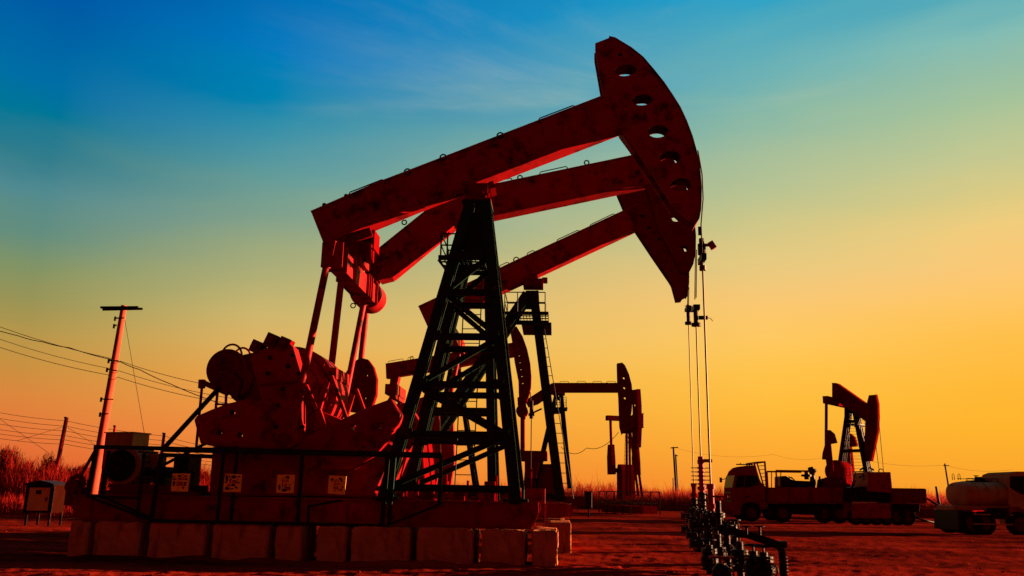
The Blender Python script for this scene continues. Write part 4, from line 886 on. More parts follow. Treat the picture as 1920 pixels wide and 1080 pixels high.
for i, (x, y, d, lab) in enumerate(((1329, 1012, 14.4, 'squat black valve in front of the nearest wellhead, left of the valve cluster'), (1345, 992, 14.9, 'black valve in the middle of the cluster in front of the nearest wellhead'), (1362, 985, 15.2, 'slim glinting valve behind the cluster, just left of the pipe end'),
                                  (1376, 975, 15.8, 'rear valve of the cluster with a shiny cap, farthest from the camera'), (1386, 1006, 14.2, 'low black valve on the right edge of the cluster below the pipe'), (1352, 1045, 13.0, 'front valve with the red handle at the bottom edge of the picture'))):
    small_valve_tree(Frame(x, d, 3), x, y, lab, .11, i == 5, rad=.075)
for x, y, d, lab in ((1412, 1022, 12.9, 'left of two flanged valve posts under the pipe'), (1431, 1024, 12.7, 'right of two flanged valve posts under the pipe')):
    small_valve_tree(Frame(x, d, 3), x, y, lab, .12, rad=.08)
# cellar box at the foot of the wells
def manifold():
    F = FM; r = F.root('flow_pipe', 'thick dark flow pipe running right from the valve cluster and elbowing down into the ground', 'pipe')
    pts = [F.P(1352, 993, 1.6), F.P(1390, 1000, 1.0), F.P(1425, 1010, .4), F.P(1455, 1021, .0)]
    el = F.P(1463, 1030, 0); pts += [el+Vector((0, 0, .03)), el+Vector((.03, 0, -.08)), Vector((el.x+.035, 0, -.2))]
    def catm(P_, n=8):
        out = []
        for i in range(len(P_)-1):
            p0 = P_[max(0, i-1)]; p1 = P_[i]; p2 = P_[i+1]; p3 = P_[min(len(P_)-1, i+2)]
            for k in range(n):
                t = k/n; out.append(.5*((2*p1)+(-p0+p2)*t+(2*p0-5*p1+4*p2-p3)*t*t+(-p0+3*p1-3*p2+p3)*t**3))
        return out+[P_[-1]]
    MB().tube(catm(pts), .056, 14).build('pipe', M['brown_and_shade'], r)
    w = MB()
    for k in range(12): w.ring((el.x+.03, 0, el.z-.1-k*.045), .058, .009, (1, 0, 0), (0, 1, 0), 16)
    c = F.P(1468, 1022, 0); w.cyl(c+Vector((-.1, 0, 0)), c+Vector((.05, 0, .01)), .05, n=12); w.build('lagging', M['black'], r)
    for x in (1400, 1425):
        q = F.P(x, 1004, .5); v = MB().cyl(q, q+Vector((0, 0, .12)), .02, n=8); wheel(v, q+Vector((0, 0, .13)), .07, 'z'); v.build('handwheel', M['black'], r)
manifold()

# ================================================================== trucks
def wheel_thing(root, x, z, r, v0, v1, parts=True):
    w = MB().lathe((x, v0, z), [(r*.55, 0), (r*.9, 0), (r, .05), (r, v1-v0-.05), (r*.9, v1-v0), (r*.55, v1-v0)], 28, (0, 1, 0)); wo = w.build('wheel', M['rubber'], root)
    MB().lathe((x, v0+.03, z), [(.001, .04), (r*.15, .0), (r*.2, .07), (r*.42, .10), (r*.56, .0)], 20, (0, 1, 0)).build('rim', M['red2'], wo)
def truck():
    F = Frame(1480, 47, 2.0); r = F.root('flatbed_truck', 'red flatbed truck with a high roofed cab facing left and pump machinery on its bed', 'truck')
    P = F.P; pr = lambda name, pts, v0, v1, mt, par=None, bev=.03: MB().prism(F.UZ(pts, v0), v0, v1).build(name, mt, par or r, bev=bev)
    cab = pr('cab', [(1375, 914), (1378, 896), (1384, 882), (1392, 875), (1400, 873), (1418, 873), (1421, 890), (1428, 905), (1436, 912), (1436, 955), (1428, 955), (1423, 945), (1414, 941), (1402, 941), (1394, 946), (1390, 957), (1388, 966), (1374, 966)], 0, 2.45, M['truckred'], bev=.06)
    MB().prism(F.UZ([(1399, 891), (1421, 892), (1423, 905), (1411, 909), (1396, 913)], -.035), -.035, .02).build('side_window', M['glass'], cab)
    MB().prism(F.UZ([(1383, 892), (1397, 891), (1394, 913), (1379, 915)], -.035), -.035, .02).build('quarter_window', M['glass'], cab)
    a = P(1375, 914, 0); b = P(1379.5, 891, 0); MB().add([(a.x-.02, .15, a.z), (a.x-.02, 2.3, a.z), (b.x-.03, 2.3, b.z), (b.x-.03, .15, b.z), (a.x+.05, .15, a.z), (a.x+.05, 2.3, a.z), (b.x+.05, 2.3, b.z), (b.x+.05, .15, b.z)], [(0,1,2,3),(4,7,6,5),(0,4,5,1),(3,2,6,7),(0,3,7,4),(1,5,6,2)]).build('windscreen', M['glass'], cab)
    a = P(1375, 920, 0); fr = MB()
    for k in range(5): fr.box((a.x-.02, 1.22, a.z-.1-k*.22), (.05, 1.7, .1))
    fr.build('grille', M['black'], cab)
    for v in (.3, 2.15): MB().box((a.x-.02, v, .62), (.06, .34, .2)).build('headlight', M['glass'], cab)
    MB().box((a.x-.04, 1.22, .42), (.1, 2.4, .26)).build('bumper', M['red2'], cab)
    MB().bar(P(1351, 900, -.1), P(1362, 897, -.05), .04, .04).box(P(1351.5, 900, -.12), (.12, .1, .26)).build('mirror', M['black'], cab)
    MB().prism(F.UZ([(1397, 912), (1423, 907), (1424, 909), (1397, 914.5)], -.03), -.03, .0).build('door_trim', M['black'], cab)
    MB().box(P(1402, 931, -.02), (.22, .04, .07)).build('handle', M['black'], cab)
    MB().box(P(1396, 871, .6), (.9, .08, .06)).cyl(P(1388, 872, .6), P(1388, 868, .6), .03, n=6).cyl(P(1404, 872, 1.2), P(1404, 869, 1.2), .03, n=6).build('roof_rack', M['black'], cab)
    hb = MB(); 
    for v in (.05, .65, 1.25, 1.85, 2.4): hb.bar(P(1419, 867, v) if v < .1 else Vector((P(1419, 867, .05).x, v, P(1419, 867, .05).z)), Vector((P(1433, 915, .05).x, v, P(1433, 915, .05).z)), .07, .05)
    A = P(1419, 867, .05); B = P(1434, 866, .05); C_ = P(1437, 915, .05)
    hb.bar(A, (A.x, 2.4, A.z), .08); hb.bar((B.x, .05, B.z), (B.x, 2.4, B.z), .08); hb.bar((B.x, .05, B.z), (C_.x, .05, C_.z), .08); hb.bar(A, (B.x, .05, B.z), .08); hb.bar((B.x, 2.4, B.z), (C_.x, 2.4, C_.z), .08)
    for k in range(6):
        f = (k+1)/7; p = Vector((B.x, .05, B.z)).lerp(Vector((C_.x, .05, C_.z)), f); q = A.lerp(P(1433, 915, .05), f); hb.bar(q, p, .035)
    hb.build('headboard', M['red'], r)
    bed = pr('bed', [(1438, 914), (1597, 914), (1597, 943), (1438, 943)], 0, 2.5, M['truckred'], bev=.02)
    rb = MB()
    for x in (1440, 1480, 1520, 1560, 1596): rb.bar(P(x, 915, -.03), P(x, 942, -.03), .07, .05)
    rb.bar(P(1438, 943, -.02), P(1597, 943, -.02), .08, .05); rb.build('bed_rib', M['red2'], bed)
    pr('chassis', [(1440, 945), (1595, 945), (1595, 955), (1440, 955)], .5, 2.0, M['black'])
    for x, y in ((1409, 962), (1467, 962), (1574, 962)):
        c = P(x, y, .1); rr = .50; wheel_thing(r, c.x, rr-.02, rr, .02, .34); wheel_thing(r, c.x, rr-.02, rr, 2.15, 2.47)
    c = P(1548, 962, .1); wheel_thing(r, c.x, .48, .5, .3, .6)
    t = MB().box(P(1510, 957, .3), (1.7, .5, .42)); t.build('side_box', M['black'], r, bev=.03)
    # machinery on the bed
    mc = MB(); f = [(1456, 914), (1455, 882), (1520, 884)]
    for v in (.3, 2.2):
        mc = MB(); mc.bar(P(1457, 914, .3)+Vector((0, v-.3, 0)), P(1455, 882, .3)+Vector((0, v-.3, 0)), .07); mc.bar(P(1464, 914, .3)+Vector((0, v-.3, 0)), P(1464, 883, .3)+Vector((0, v-.3, 0)), .04); mc.bar(P(1455, 882.5, .3)+Vector((0, v-.3, 0)), P(1522, 883.5, .3)+Vector((0, v-.3, 0)), .09)
        mc.build('machine_frame', M['red2'], r)
    pr('engine_block', [(1463, 914), (1463, 893), (1474, 892), (1484, 899), (1492, 901), (1520, 902), (1524, 914)], .4, 1.6, M['black'], bev=.05)
    e2 = MB(); q = P(1512, 892, .8); e2.lathe(q, [(.001, -.2), (.12, -.2), (.12, -.06), (.28, -.04), (.28, .06), (.1, .08), (.1, .2), (.001, .2)], 14)
    q = P(1523, 888, .8); e2.lathe(q, [(.001, .28), (.2, .26), (.24, .15), (.15, .02), (.12, -.1), (.17, -.5), (.1, -.8), (.001, -.8)], 14); e2.cyl(P(1516, 880, .8), P(1524, 878, .8), .1, n=8)
    e2.tube([P(1476, 897, .38), P(1484, 895, .36), P(1492, 903, .36), P(1500, 908, .38)], .03); e2.tube([P(1478, 893, .38), P(1488, 899, .36), P(1494, 908, .36)], .02)
    e2.build('engine_pipes', M['black'], r)
    e3 = MB(); e3.cyl(P(1537, 914, 1), P(1537, 893, 1), .06, n=8).lathe(P(1537, 905, 1), [(.05, -.2), (.13, -.15), (.13, .1), (.05, .2)], 10).cyl(P(1548, 914, 1), P(1548, 900, 1), .03, n=6)
    e3.build('hand_pump', M['black'], r)
    pr('winch_housing', [(1545, 914), (1547, 902), (1556, 896), (1576, 897), (1584, 905), (1596, 908), (1596, 914)], .5, 1.9, M['red2'], bev=.06)
    return F
truck()
def workover():
    F = Frame(1640, 45.5, 2.0); P = F.P
    r = F.root('trailer', 'low red trailer with a steel box on it, parked behind the flatbed truck tail', 'trailer')
    pr = lambda name, pts, v0, v1, mt, par=None, bev=.03: MB().prism(F.UZ(pts, v0), v0, v1).build(name, mt, par or r, bev=bev)
    pr('lower_box', [(1597, 944), (1671, 944), (1671, 972), (1598, 972)], 0, 2.4, M['red'])
    pr('machine_deck', [(1594, 914), (1622, 912), (1640, 916), (1671, 926), (1671, 941), (1594, 941)], .3, 2.2, M['black'])
    t = pr('steel_box', [(1627, 885), (1670, 885), (1674, 924), (1628, 921)], .0, 2.2, M['red'], bev=.02)
    MB().ring(P(1652, 884, 1), .13, .025).build('lifting_eye', M['black'], t)
    b = pr('rear_bed', [(1672, 915), (1735, 916), (1738, 944), (1674, 944)], 0, 2.4, M['red2'])
    for x in (1676, 1695, 1715, 1735): MB().bar(P(x, 917, -.03), P(x+1, 943, -.03), .07, .05).build('bed_rib', M['red2'], b)
    pr('rear_frame', [(1674, 945), (1726, 945), (1724, 960), (1674, 960)], .3, 2.1, M['black'])
    for x in (1606, 1625, 1645, 1664): c = P(x, 962, 0); wheel_thing(r, c.x, .36, .4, .1, .4)
    for x in (1686, 1704): c = P(x, 955, 0); wheel_thing(r, c.x, .42, .45, .2, .5)
    h = MB()
    for (a, b_) in (((1610, 896), (1632, 884)), ((1596, 916), (1604, 886)), ((1600, 885), (1620, 884)), ((1604, 900), (1596, 920))): h.cyl(P(*a, .6), P(*b_, .6), .035, n=6)
    for x, y in ((1616, 879), (1634, 879)): h.box(P(x, y, .6), (.26, .12, .07), Matrix.Rotation(R(-35 if x < 1620 else 30), 3, 'Y')); h.cyl(P(x+3, y+3, .6), P(x+3, 900, .6), .02, n=6)
    for k in range(6): h.bar(P(1600+k*11, 924+(k % 3)*4, .25), P(1608+k*11, 937, .25), .10, .08)
    h.build('pipework', M['black'], r)
    c = MB()
    c.tube([P(1738, 935, 1), P(1755, 945, 1.), P(1775, 952, 1)], .05); c.tube([P(1705, 967, .2), P(1728, 974, .2), P(1752, 980, .2)], .05); c.build('drawbar', M['black'], r)
workover()
def tanker():
    F = Frame(1850, 34, 2.0); P = F.P
    r = F.root('tanker_truck', 'tan tanker truck at the right edge, long horizontal tank behind its cab', 'tanker truck')
    pr = lambda name, pts, v0, v1, mt, par=None, bev=.03: MB().prism(F.UZ(pts, v0), v0, v1).build(name, mt, par or r, bev=bev)
    a = P(1779, 925, 1.7); b = P(1893, 925, 0); rz = .50; cz = P(1830, 927, 0).z
    n = 26; sec = [(0.0, .55), (.05, .8), (.18, .95), (.35, 1)]; secs = [(a.x+s, k) for s, k in ((0.0, .80), (.05, .9), (.13, .97), (.25, 1))]+[(b.x-.02, 1)]
    vs = []; 
    for x, k in secs:
        for i in range(n):
            t = 2*pi*i/n; cx_ = abs(cos(t))**.75*(1 if cos(t) > 0 else -1); sz = abs(sin(t))**.75*(1 if sin(t) > 0 else -1)
            vs.append((x, 1.1+1.08*k*cx_, cz+rz*k*sz))
    fs = [(j*n+i, j*n+(i+1) % n, (j+1)*n+(i+1) % n, (j+1)*n+i) for j in range(len(secs)-1) for i in range(n)]+[tuple(range(n-1, -1, -1)), tuple((len(secs)-1)*n+i for i in range(n))]
    tk = MB().add(vs, fs, True).build('tank', M['tan'], r)
    bs = MB()
    for f in (.25, .5, .75):
        x = a.x+(b.x-a.x)*f; bs.tube([(x, 1.1+1.09*abs(cos(2*pi*i/n))**.75*(1 if cos(2*pi*i/n) > 0 else -1), cz+(rz+.01)*abs(sin(2*pi*i/n))**.75*(1 if sin(2*pi*i/n) > 0 else -1)) for i in range(n)], .015, 5, True)
    bs.build('tank_band', M['tan'], tk)
    g = MB(); z0 = cz+rz
    g.box(((a.x+b.x)/2+.15, 1.1, z0+.03), (b.x-a.x-.9, .7, .05))
    for v in (.7,): g.cyl((a.x+.3, v, z0+.12), (b.x, v, z0+.12), .015, n=6); g.cyl((a.x+.3, v+.8, z0+.12), (b.x, v+.8, z0+.12), .015, n=6)
    for k in range(9): g.cyl((a.x+.3+k*.24, .7, z0), (a.x+.3+k*.24, .7, z0+.12), .012, n=5)
    g.build('walkway', M['black'], tk)
    q = P(1836, 899, .9); MB().lathe(q, [(.001, .1), (.15, .1), (.19, .02), (.19, -.12), (.001, -.12)], 14).cyl(q+Vector((-.12, 0, 0)), q+Vector((-.12, 0, .16)), .02).cyl(q+Vector((-.2, 0, .14)), q+Vector((-.02, 0, .14)), .02).build('manhole', M['black'], tk)
    for x in (1786, 1797): w = P(x, 900, .7); MB().tube([w, w+Vector((0, 0, .2)), w+Vector((.04, 0, .25)), w+Vector((.08, 0, .2)), w+Vector((.08, 0, 0))], .014).build('ladder_hoop', M['black'], tk)
    cab = pr('cab', [(1891, 896), (1895, 888), (1906, 884), (1950, 884), (1962, 895), (1972, 945), (1972, 985), (1930, 985), (1926, 960), (1910, 951), (1898, 952), (1891, 944)], 0, 2.2, M['cream'], bev=.04)
    MB().prism(F.UZ([(1894, 893), (1920, 893), (1936, 897), (1948, 930), (1916, 927), (1906, 922), (1894, 914)], -.012), -.012, .02).build('side_window', M['glass'], cab)
    pr('chassis', [(1790, 948), (1895, 948), (1895, 957), (1790, 957)], .3, 1.9, M['tan'])
    MB().box(P(1872, 963, .1), (.7, .3, .42)).build('side_box', M['black'], r, bev=.02)
    MB().box(P(1862, 983, .0), (1.5, .04, .05)).box(P(1862, 965, .0), (1.5, .04, .05)).build('side_guard', M['tan'], r)
    pr('mudguard', [(1797, 956), (1806, 956), (1806, 995), (1798, 995)], .05, 2.2, M['black'])
    for x in (1822, 1845): c = P(x, 975, .1); wheel_thing(r, c.x, .43, .45, .05, .4); wheel_thing(r, c.x, .43, .45, 1.85, 2.2)
    c = P(1912, 978, .1); wheel_thing(r, c.x, .43, .45, .02, .36)
tanker()

# ================================================================== poles, wires, cabinets
def upole(name, label, group, px0, y0, px1, y1, depth, r0, r1, arms, mtl, bands=(), deep=0):
    F = Frame(px1, depth, 0); a = F.P(px0, y0, 0); b = F.P(px1, y1, 0)
    d = (a-b).normalized(); zb = ground_z((F.o+F.U*b.x).x, depth)-0.3
    t = (b.z-zb)/d.z; b = b-d*t
    e = bpy.data.objects.new(name, None); COL.objects.link(e); base = F.o+F.U*b.x; e.location = (base.x, base.y, zb); tag(e, label, 'utility pole', group)
    off = Vector((b.x, 0, zb)); A = a-off
    MB().cyl((0, 0, 0), A, r1, r0, 14).build('pole', mtl, e)
    for (x0, yy0, x1, yy1, w) in arms:
        MB().bar(F.P(x0, yy0, 0)-off+Vector((0, -r0-.03, 0)), F.P(x1, yy1, 0)-off+Vector((0, -r0-.03, 0)), w, w, up=(0, 1, 0)).build('crossarm', M['black'], e)
    for (x0, yy0, x1, yy1, hp) in bands:
        p = F.P(x0, yy0, 0)-off; q = F.P(x1, yy1, 0)-off; rr = r0*1.25; c = (p+q)/2
        mb = MB().bar(p+Vector((0, -r0*1.3, 0)), q+Vector((0, -r0*1.3, 0)), .035, .035, up=(0, 1, 0)); mb.cyl(p+Vector((0, -r0*1.3, -.08)), p+Vector((0, -r0*1.3, .05)), .03, n=6); mb.build('bracket', M['black'], e)
    return F
GPn = 'utility poles'
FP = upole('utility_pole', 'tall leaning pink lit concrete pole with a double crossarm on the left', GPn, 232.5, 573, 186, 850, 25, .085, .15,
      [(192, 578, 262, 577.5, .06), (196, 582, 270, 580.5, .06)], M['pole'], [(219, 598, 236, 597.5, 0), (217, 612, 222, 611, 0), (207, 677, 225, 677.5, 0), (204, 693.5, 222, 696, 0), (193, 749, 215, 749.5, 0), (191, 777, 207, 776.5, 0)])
upole('utility_pole', 'short leaning red post among the bushes left of the tall pole', GPn, 125, 783, 109, 865, 42, .09, .11, [(123, 783.5, 127.5, 783.5, .08)], M['red'])
upole('utility_pole', 'short post whose tip shows over the cream cabinet behind the motor', GPn, 216, 798, 213, 820, 60, .09, .11, [(214, 799, 218, 799, .1)], M['red'])
upole('utility_pole', 'small post tip left of the diagonal stay, above the guard rail', GPn, 308, 812, 303, 850, 48, .08, .10, [(306, 813, 310, 813, .09)], M['red'])
upole('utility_pole', 'thin distant pole with a crossarm above the bushes, left of the rods', GPn, 1262.5, 838, 1268, 920, 105, .11, .17, [(1257, 840, 1271, 839, .12)], M['wire'])
upole('utility_pole', 'shorter twin of the thin distant pole left of the rods', GPn, 1267, 852, 1270.5, 920, 108, .09, .13, [(1264, 853, 1271, 855, .1)], M['wire'])
upole('utility_pole', 'stub post at the foot of the distant twin poles left of the rods', GPn, 1262, 896, 1262.5, 920, 106, .06, .08, [], M['wire'])
upole('utility_pole', 'leaning distant pole with a small crossarm above the tanker tank', GPn, 1771.5, 869, 1779, 915, 90, .08, .11, [(1768, 873, 1778, 873, .08)], M['wire'])
upole('utility_pole', 'short leaning stub in the bushes between the trailer and the tanker', GPn, 1755, 912, 1760, 940, 80, .10, .14, [], M['wire'])
# wires
def wire(pts, depth, label, r=.012, sag=0.0):
    F = Frame(pts[0][0], depth, 0); P_ = [F.P(x, y, 0) for x, y in pts]; out = []
    for a, b in zip(P_[:-1], P_[1:]):
        for k in range(8):
            t = k/8; q = a.lerp(b, t); q.z -= sag*4*t*(1-t); out.append(q+F.o)
    out.append(P_[-1]+F.o)
    o = MB().tube(out, r, 5).build('power_line', M['wire'], loc=out[0]); tag(o, label, 'power line', 'overhead wires')
W1 = 'overhead wire on the left, '
wire([(-60, 590), (208, 672), (225, 677), (460, 733)], 24.8, W1+'topmost of the wires held by the tall leaning pole', .009, .1)
wire([(-60, 602), (35, 630), (80, 641), (130, 652), (208, 674), (225, 678), (262, 693), (320, 720), (400, 752), (470, 780)], 24.7, W1+'twisted thick cable under the topmost wire of the tall pole', .013, .02)
wire([(-60, 614), (205, 691), (222, 695), (470, 752)], 24.8, W1+'third wire down on the tall leaning pole', .008, .1)
wire([(-60, 630), (203, 703), (220, 707), (470, 762)], 24.8, W1+'lowest of the wires held by the tall leaning pole', .009, .1)
wire([(234, 600), (277, 850)], 24.7, 'thin guy wire running down to the right from the top of the tall leaning pole', .007)
for k, (y0, y1, y2) in enumerate(((770, 790, 840), (781, 800, 848), (792, 809, 856), (803, 818, 862), (811, 826, 868), (820, 834, 874))):
    wire([(-40, y0-4), (123, y1-1), (308, y1+(y2-y1)*.55), (420, y2)], 42, 'lower fence-like wire strung past the short red post, number %s from the top' % ['one', 'two', 'three', 'four', 'five', 'six'][k], .011, .08)
wire([(0, 786), (95, 852)], 41.8, 'slack stay wire descending rightward behind the bushes at the far left', .009)
wire([(30, 827), (119, 800)], 41.9, 'stay wire rising to the top of the short red post from its left', .009)
wire([(127, 802), (180, 835)], 41.9, 'stay wire descending from the top of the short red post to its right', .009)
wire([(1270, 841), (1450, 852), (1560, 853)], 104, 'faint distant wire from the thin pole toward the far pumpjack', .010, .6)
wire([(1600, 858), (1771, 872), (1900, 880)], 92, 'faint distant wire reaching the leaning pole above the tanker', .010, .4)
wire([(1052, 838), (1100, 840), (1160, 810)], 55, 'single slack wire between the mid distance pumpjack and the end on one', .02, .4)

def cabinet():
    F = Frame(76, 28.5, 2); P = F.P
    r = F.root('electrical_cabinet', 'small cream electrical cabinet with a curved dark roof on legs at the far left', 'electrical cabinet')
    w, h, dp = .82, .86, .78; zb = .38
    MB().box((0, dp/2, zb+h/2), (w, dp, h)).build('body', M['brown_and_shade'], r, bev=.01)  # body colour darkened to stand in for shade on its side
    d = MB().box((0, 0, 0), (w*.78, .03, h*.84)); do = d.build('door', M['door'], r); do.location = (-.0, -.06, zb+h/2)
    do.rotation_euler = (0, 0, R(8))
    MB().box((w*.3, -.03, 0), (.03, .05, .12)).build('handle', M['black'], do); MB().box((-.02, -.022, h*.25), (.16, .012, .12)).build('plate', M['black'], do)
    pts = [(-w/2-.06, 0), (-w/2-.06, .05), (-w*.3, .12), (0, .16), (w*.3, .12), (w/2+.06, .05), (w/2+.06, 0)]
    MB().prism([(x, z+zb+h) for x, z in pts], -.14, dp+.06).build('roof', M['black'], r)
    f = MB()
    for x in (-w/2-.02, w/2+.02): f.box((x, -.03, zb+h/2), (.07, .06, h))
    f.box((0, -.03, zb+.03), (w, .06, .07)); f.build('door_frame', M['black'], r)
    for x in (-w/2+.03, w/2-.03):
        for v in (.05, dp-.05): MB().box((x, v, zb/2-.1), (.06, .06, zb+.2)).build('leg', M['black'], r)
cabinet()
def cabinet2():
    F = Frame(224, 23.0, 20); P = F.P
    r = F.root('electrical_cabinet', 'cream control cabinet rising behind the motor, above the guard rail', 'electrical cabinet')
    a = P(198, 812, 0); b = P(250, 812, 0); w = b.x-a.x; zt = a.z; zb = P(198, 880, 0).z; cx = (a.x+b.x)/2
    MB().box((cx, .3, (zt+zb)/2), (w, .6, zt-zb)).build('body', M['cream'], r, bev=.01)
    MB().box((cx, .3, zt+.012), (w+.06, .66, .03)).build('roof', M['tan'], r)
    MB().box((cx-.16, -.015, (zt+zb)/2), (w*.42, .02, (zt-zb)*.86)).build('door', M['cream'], r); MB().box((cx+.2, -.015, (zt+zb)/2), (w*.4, .02, (zt-zb)*.86)).build('door', M['cream'], r)
    for x in (cx-w/2+.05, cx+w/2-.05):
        for v in (.05, .55): MB().box((x, v, zb/2-.1), (.06, .06, zb+.2)).build('leg', M['black'], r)
cabinet2()
def barrel_and_bits():
    F = Frame(1103, 50, 10); r = F.root('electrical_cabinet', 'small dark cabinet on a post, standing alone left of the end on pumpjack', 'electrical cabinet')
    MB().box((0, 0, .95), (.42, .4, .9)).build('body', M['black'], r, bev=.02); MB().box((0, 0, 1.42), (.5, .48, .04)).build('roof', M['black'], r)
    MB().box((.02, 0, .3), (.08, .08, .6)).build('leg', M['black'], r)
barrel_and_bits()

# ================================================================== vegetation and stones
def blade(vs, fs, x, y, z, h, w, lean, az, seg=2):
    dx, dy = cos(az)*lean, sin(az)*lean; wx, wy = -sin(az+1.1)*w/2, cos(az+1.1)*w/2
    o = len(vs)
    for k in range(seg):
        t = k/seg; q = t*t; ww = 1-t*.6
        vs.append((x+dx*q-wx*ww, y+dy*q-wy*ww, z+h*t)); vs.append((x+dx*q+wx*ww, y+dy*q+wy*ww, z+h*t))
    vs.append((x+dx, y+dy, z+h))
    for k in range(seg-1): fs.append((o+2*k, o+2*k+1, o+2*k+3, o+2*k+2))
    fs.append((o+2*seg-2, o+2*seg-1, o+2*seg))
def stuff(name, vs, fs, mt, label, cat):
    me = bpy.data.meshes.new(name); me.from_pydata(vs, [], fs); me.materials.append(mt); o = bpy.data.objects.new(name, me); COL.objects.link(o)
    tag(o, label, cat, kind='stuff'); return o
def scrub():
    rnd = random.Random(3); vs = []; fs = []
    for i in range(70000):
        a = R(rnd.uniform(-36, 36)); dep = 80+abs(rnd.gauss(0, 1))*16; x = dep*math.tan(a); y = dep
        dens = noise.noise(Vector((x*.06, y*.06, 4)))
        if dens < -.45: continue
        z = ground_z(x, y); h = (1.9+1.0*noise.noise(Vector((x*.12, y*.1, 8)))+.5*noise.noise(Vector((x*.6, y*.3, 2))))*rnd.uniform(.55, 1.15)
        if rnd.random() < .02: h *= 1.5
        blade(vs, fs, x, y, z-.05, max(.2, h), rnd.uniform(.03, .085), h*rnd.uniform(.05, .45), rnd.uniform(0, 6.28))
    stuff('scrub', vs, fs, M['scrub'], 'band of dry reddish scrub along the horizon', 'scrub')
    vs = []; fs = []
    for i in range(60000):
        x = rnd.uniform(-38, -7.5); y = rnd.uniform(33, 62)
        if y > 46 and rnd.random() < .4: continue
        z = ground_z(x, y); k = noise.noise(Vector((x*.3, y*.3, 12)))
        h = max(.12, (.85+1.3*k)*rnd.uniform(.4, 1.1)*(.55 if y < 37 else 1.0))
        blade(vs, fs, x, y, z-.03, h, rnd.uniform(.02, .055), h*rnd.uniform(.1, .6), rnd.uniform(0, 6.28))
    stuff('dry_grass', vs, fs, M['reed'], 'dry red grass and low brush covering the bank on the left', 'grass')
    # sparse tufts in the yard
    vs = []; fs = []
    for i in range(700):
        x = rnd.uniform(-14, 14); y = rnd.uniform(12.5, 60)
        if noise.noise(Vector((x*.4, y*.4, 20))) < .12: continue
        z = ground_z(x, y)
        for k in range(5): blade(vs, fs, x+rnd.uniform(-.06, .06), y+rnd.uniform(-.06, .06), z-.01, rnd.uniform(.02, .09), .007, rnd.uniform(.01, .06), rnd.uniform(0, 6.28))
    stuff('weeds', vs, fs, M['reed'], 'tiny dry weeds scattered on the packed soil', 'weeds')
    # gravel crumbs
    vs = []; fs = []
    for i in range(2600):
        y = 11.5+rnd.random()**1.7*30; x = rnd.uniform(-.66, .66)*y; s_ = rnd.uniform(.006, .02)*(2.2 if rnd.random() < .04 else 1); z = ground_z(x, y)
        o = len(vs)
        for p in ((1,0,0),(0,1,0),(-1,0,0),(0,-1,0),(0,0,.8),(0,0,-.5)):
            vs.append((x+p[0]*s_*rnd.uniform(.7, 1.3), y+p[1]*s_*rnd.uniform(.7, 1.3), z+s_*.2+p[2]*s_*rnd.uniform(.6, 1.2)))
        fs += [(o,o+1,o+4),(o+1,o+2,o+4),(o+2,o+3,o+4),(o+3,o,o+4),(o+1,o,o+5),(o+2,o+1,o+5),(o+3,o+2,o+5),(o,o+3,o+5)]
    stuff('gravel', vs, fs, M['stone'], 'loose gravel and clods scattered over the soil', 'gravel')
scrub()
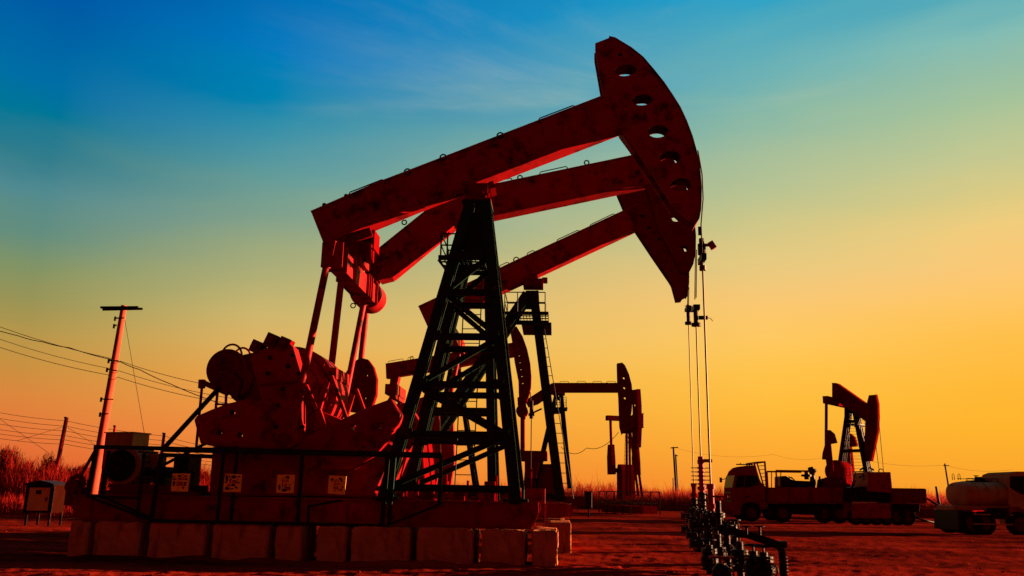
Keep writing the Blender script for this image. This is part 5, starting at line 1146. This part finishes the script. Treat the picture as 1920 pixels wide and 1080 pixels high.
def shrub(px, depth, h, label, seed, name='dry_shrub', dens=1.0):
    rnd = random.Random(seed); F = Frame(px, depth, 0); x0, y0 = F.o.x, depth; z0 = ground_z(x0, y0)
    e = bpy.data.objects.new(name, None); COL.objects.link(e); e.location = (x0, y0, z0); tag(e, label, 'shrub', 'shrubs on the left bank')
    br = MB(); vs = []; fs = []; n = int(9*dens)
    for i in range(n):
        az = rnd.uniform(0, 6.28); L = h*rnd.uniform(.6, 1.05); p = Vector((rnd.uniform(-.12, .12), rnd.uniform(-.12, .12), -.1)); pts = [p.copy()]; d = Vector((cos(az)*.25, sin(az)*.25, 1)).normalized()
        for k in range(5):
            d = (d+Vector((rnd.uniform(-.2, .2), rnd.uniform(-.2, .2), .02))).normalized(); p = p+d*L/5; pts.append(p.copy())
        br.tube(pts, .012*h/1.5, 4)
        for k in range(int(55*dens)):
            t = rnd.uniform(.25, 1); idx = min(4, int(t*5)); q = pts[idx].lerp(pts[idx+1], t*5-idx)
            q = q+Vector((rnd.gauss(0, .10), rnd.gauss(0, .10), rnd.gauss(0, .07)))*h/1.5
            blade(vs, fs, q.x, q.y, q.z, rnd.uniform(.08, .28)*h/1.8, rnd.uniform(.012, .03), rnd.uniform(.02, .14), rnd.uniform(0, 6.28))
    br.build('stems', M['scrub'], e)
    me = bpy.data.meshes.new('foliage'); me.from_pydata(vs, [], fs); me.materials.append(M['reed']); o = bpy.data.objects.new('foliage', me); COL.objects.link(o); o.parent = e
pos = ['shrub at the left edge of the picture, tallest on the bank', 'feathery shrub on the bank just right of the left edge', 'rounded shrub on the bank above the electrical cabinet', 'shrub on the bank left of the short red post', 'dense shrub on the bank right of the short red post', 'low shrub on the bank between the short red post and the tall pole', 'shrub directly left of the tall leaning pole base', 'shrub seen between the guard rail posts right of the motor', 'spindly shrub behind the guard rail near the diagonal stay']
for i, (px, d, h) in enumerate(((2, 41, 1.9), (28, 43, 1.6), (60, 44, 1.3), (88, 42, 1.6), (130, 45, 1.3), (150, 41, 1.0), (172, 46, 1.3), (335, 44, 1.3), (370, 47, 1.2))):
    shrub(px, d, h, pos[i], 40+i, dens=2.3)
for i, (px, d, h) in enumerate(((1118, 84, 2.6), (1138, 86, 2.9), (1086, 83, 2.4), (1206, 88, 2.0), (1232, 92, 1.9), (1760, 84, 1.6))):
    shrub(px, d, h, ['spiky shrub on the horizon, second left of the end on pumpjack', 'tallest horizon shrub, just left of the end on pumpjack', 'horizon shrub touching the legs of the mid distance pumpjack', 'low horizon shrub just right of the end on pumpjack', 'thin horizon shrub left of the twin distant poles', 'horizon shrub at the stub post between trailer and tanker'][i], 80+i, dens=1.2)
for o in scene.objects:
    if o.get('category') == 'shrub' and 'horizon' in o['label']: o['group'] = 'shrubs on the horizon'
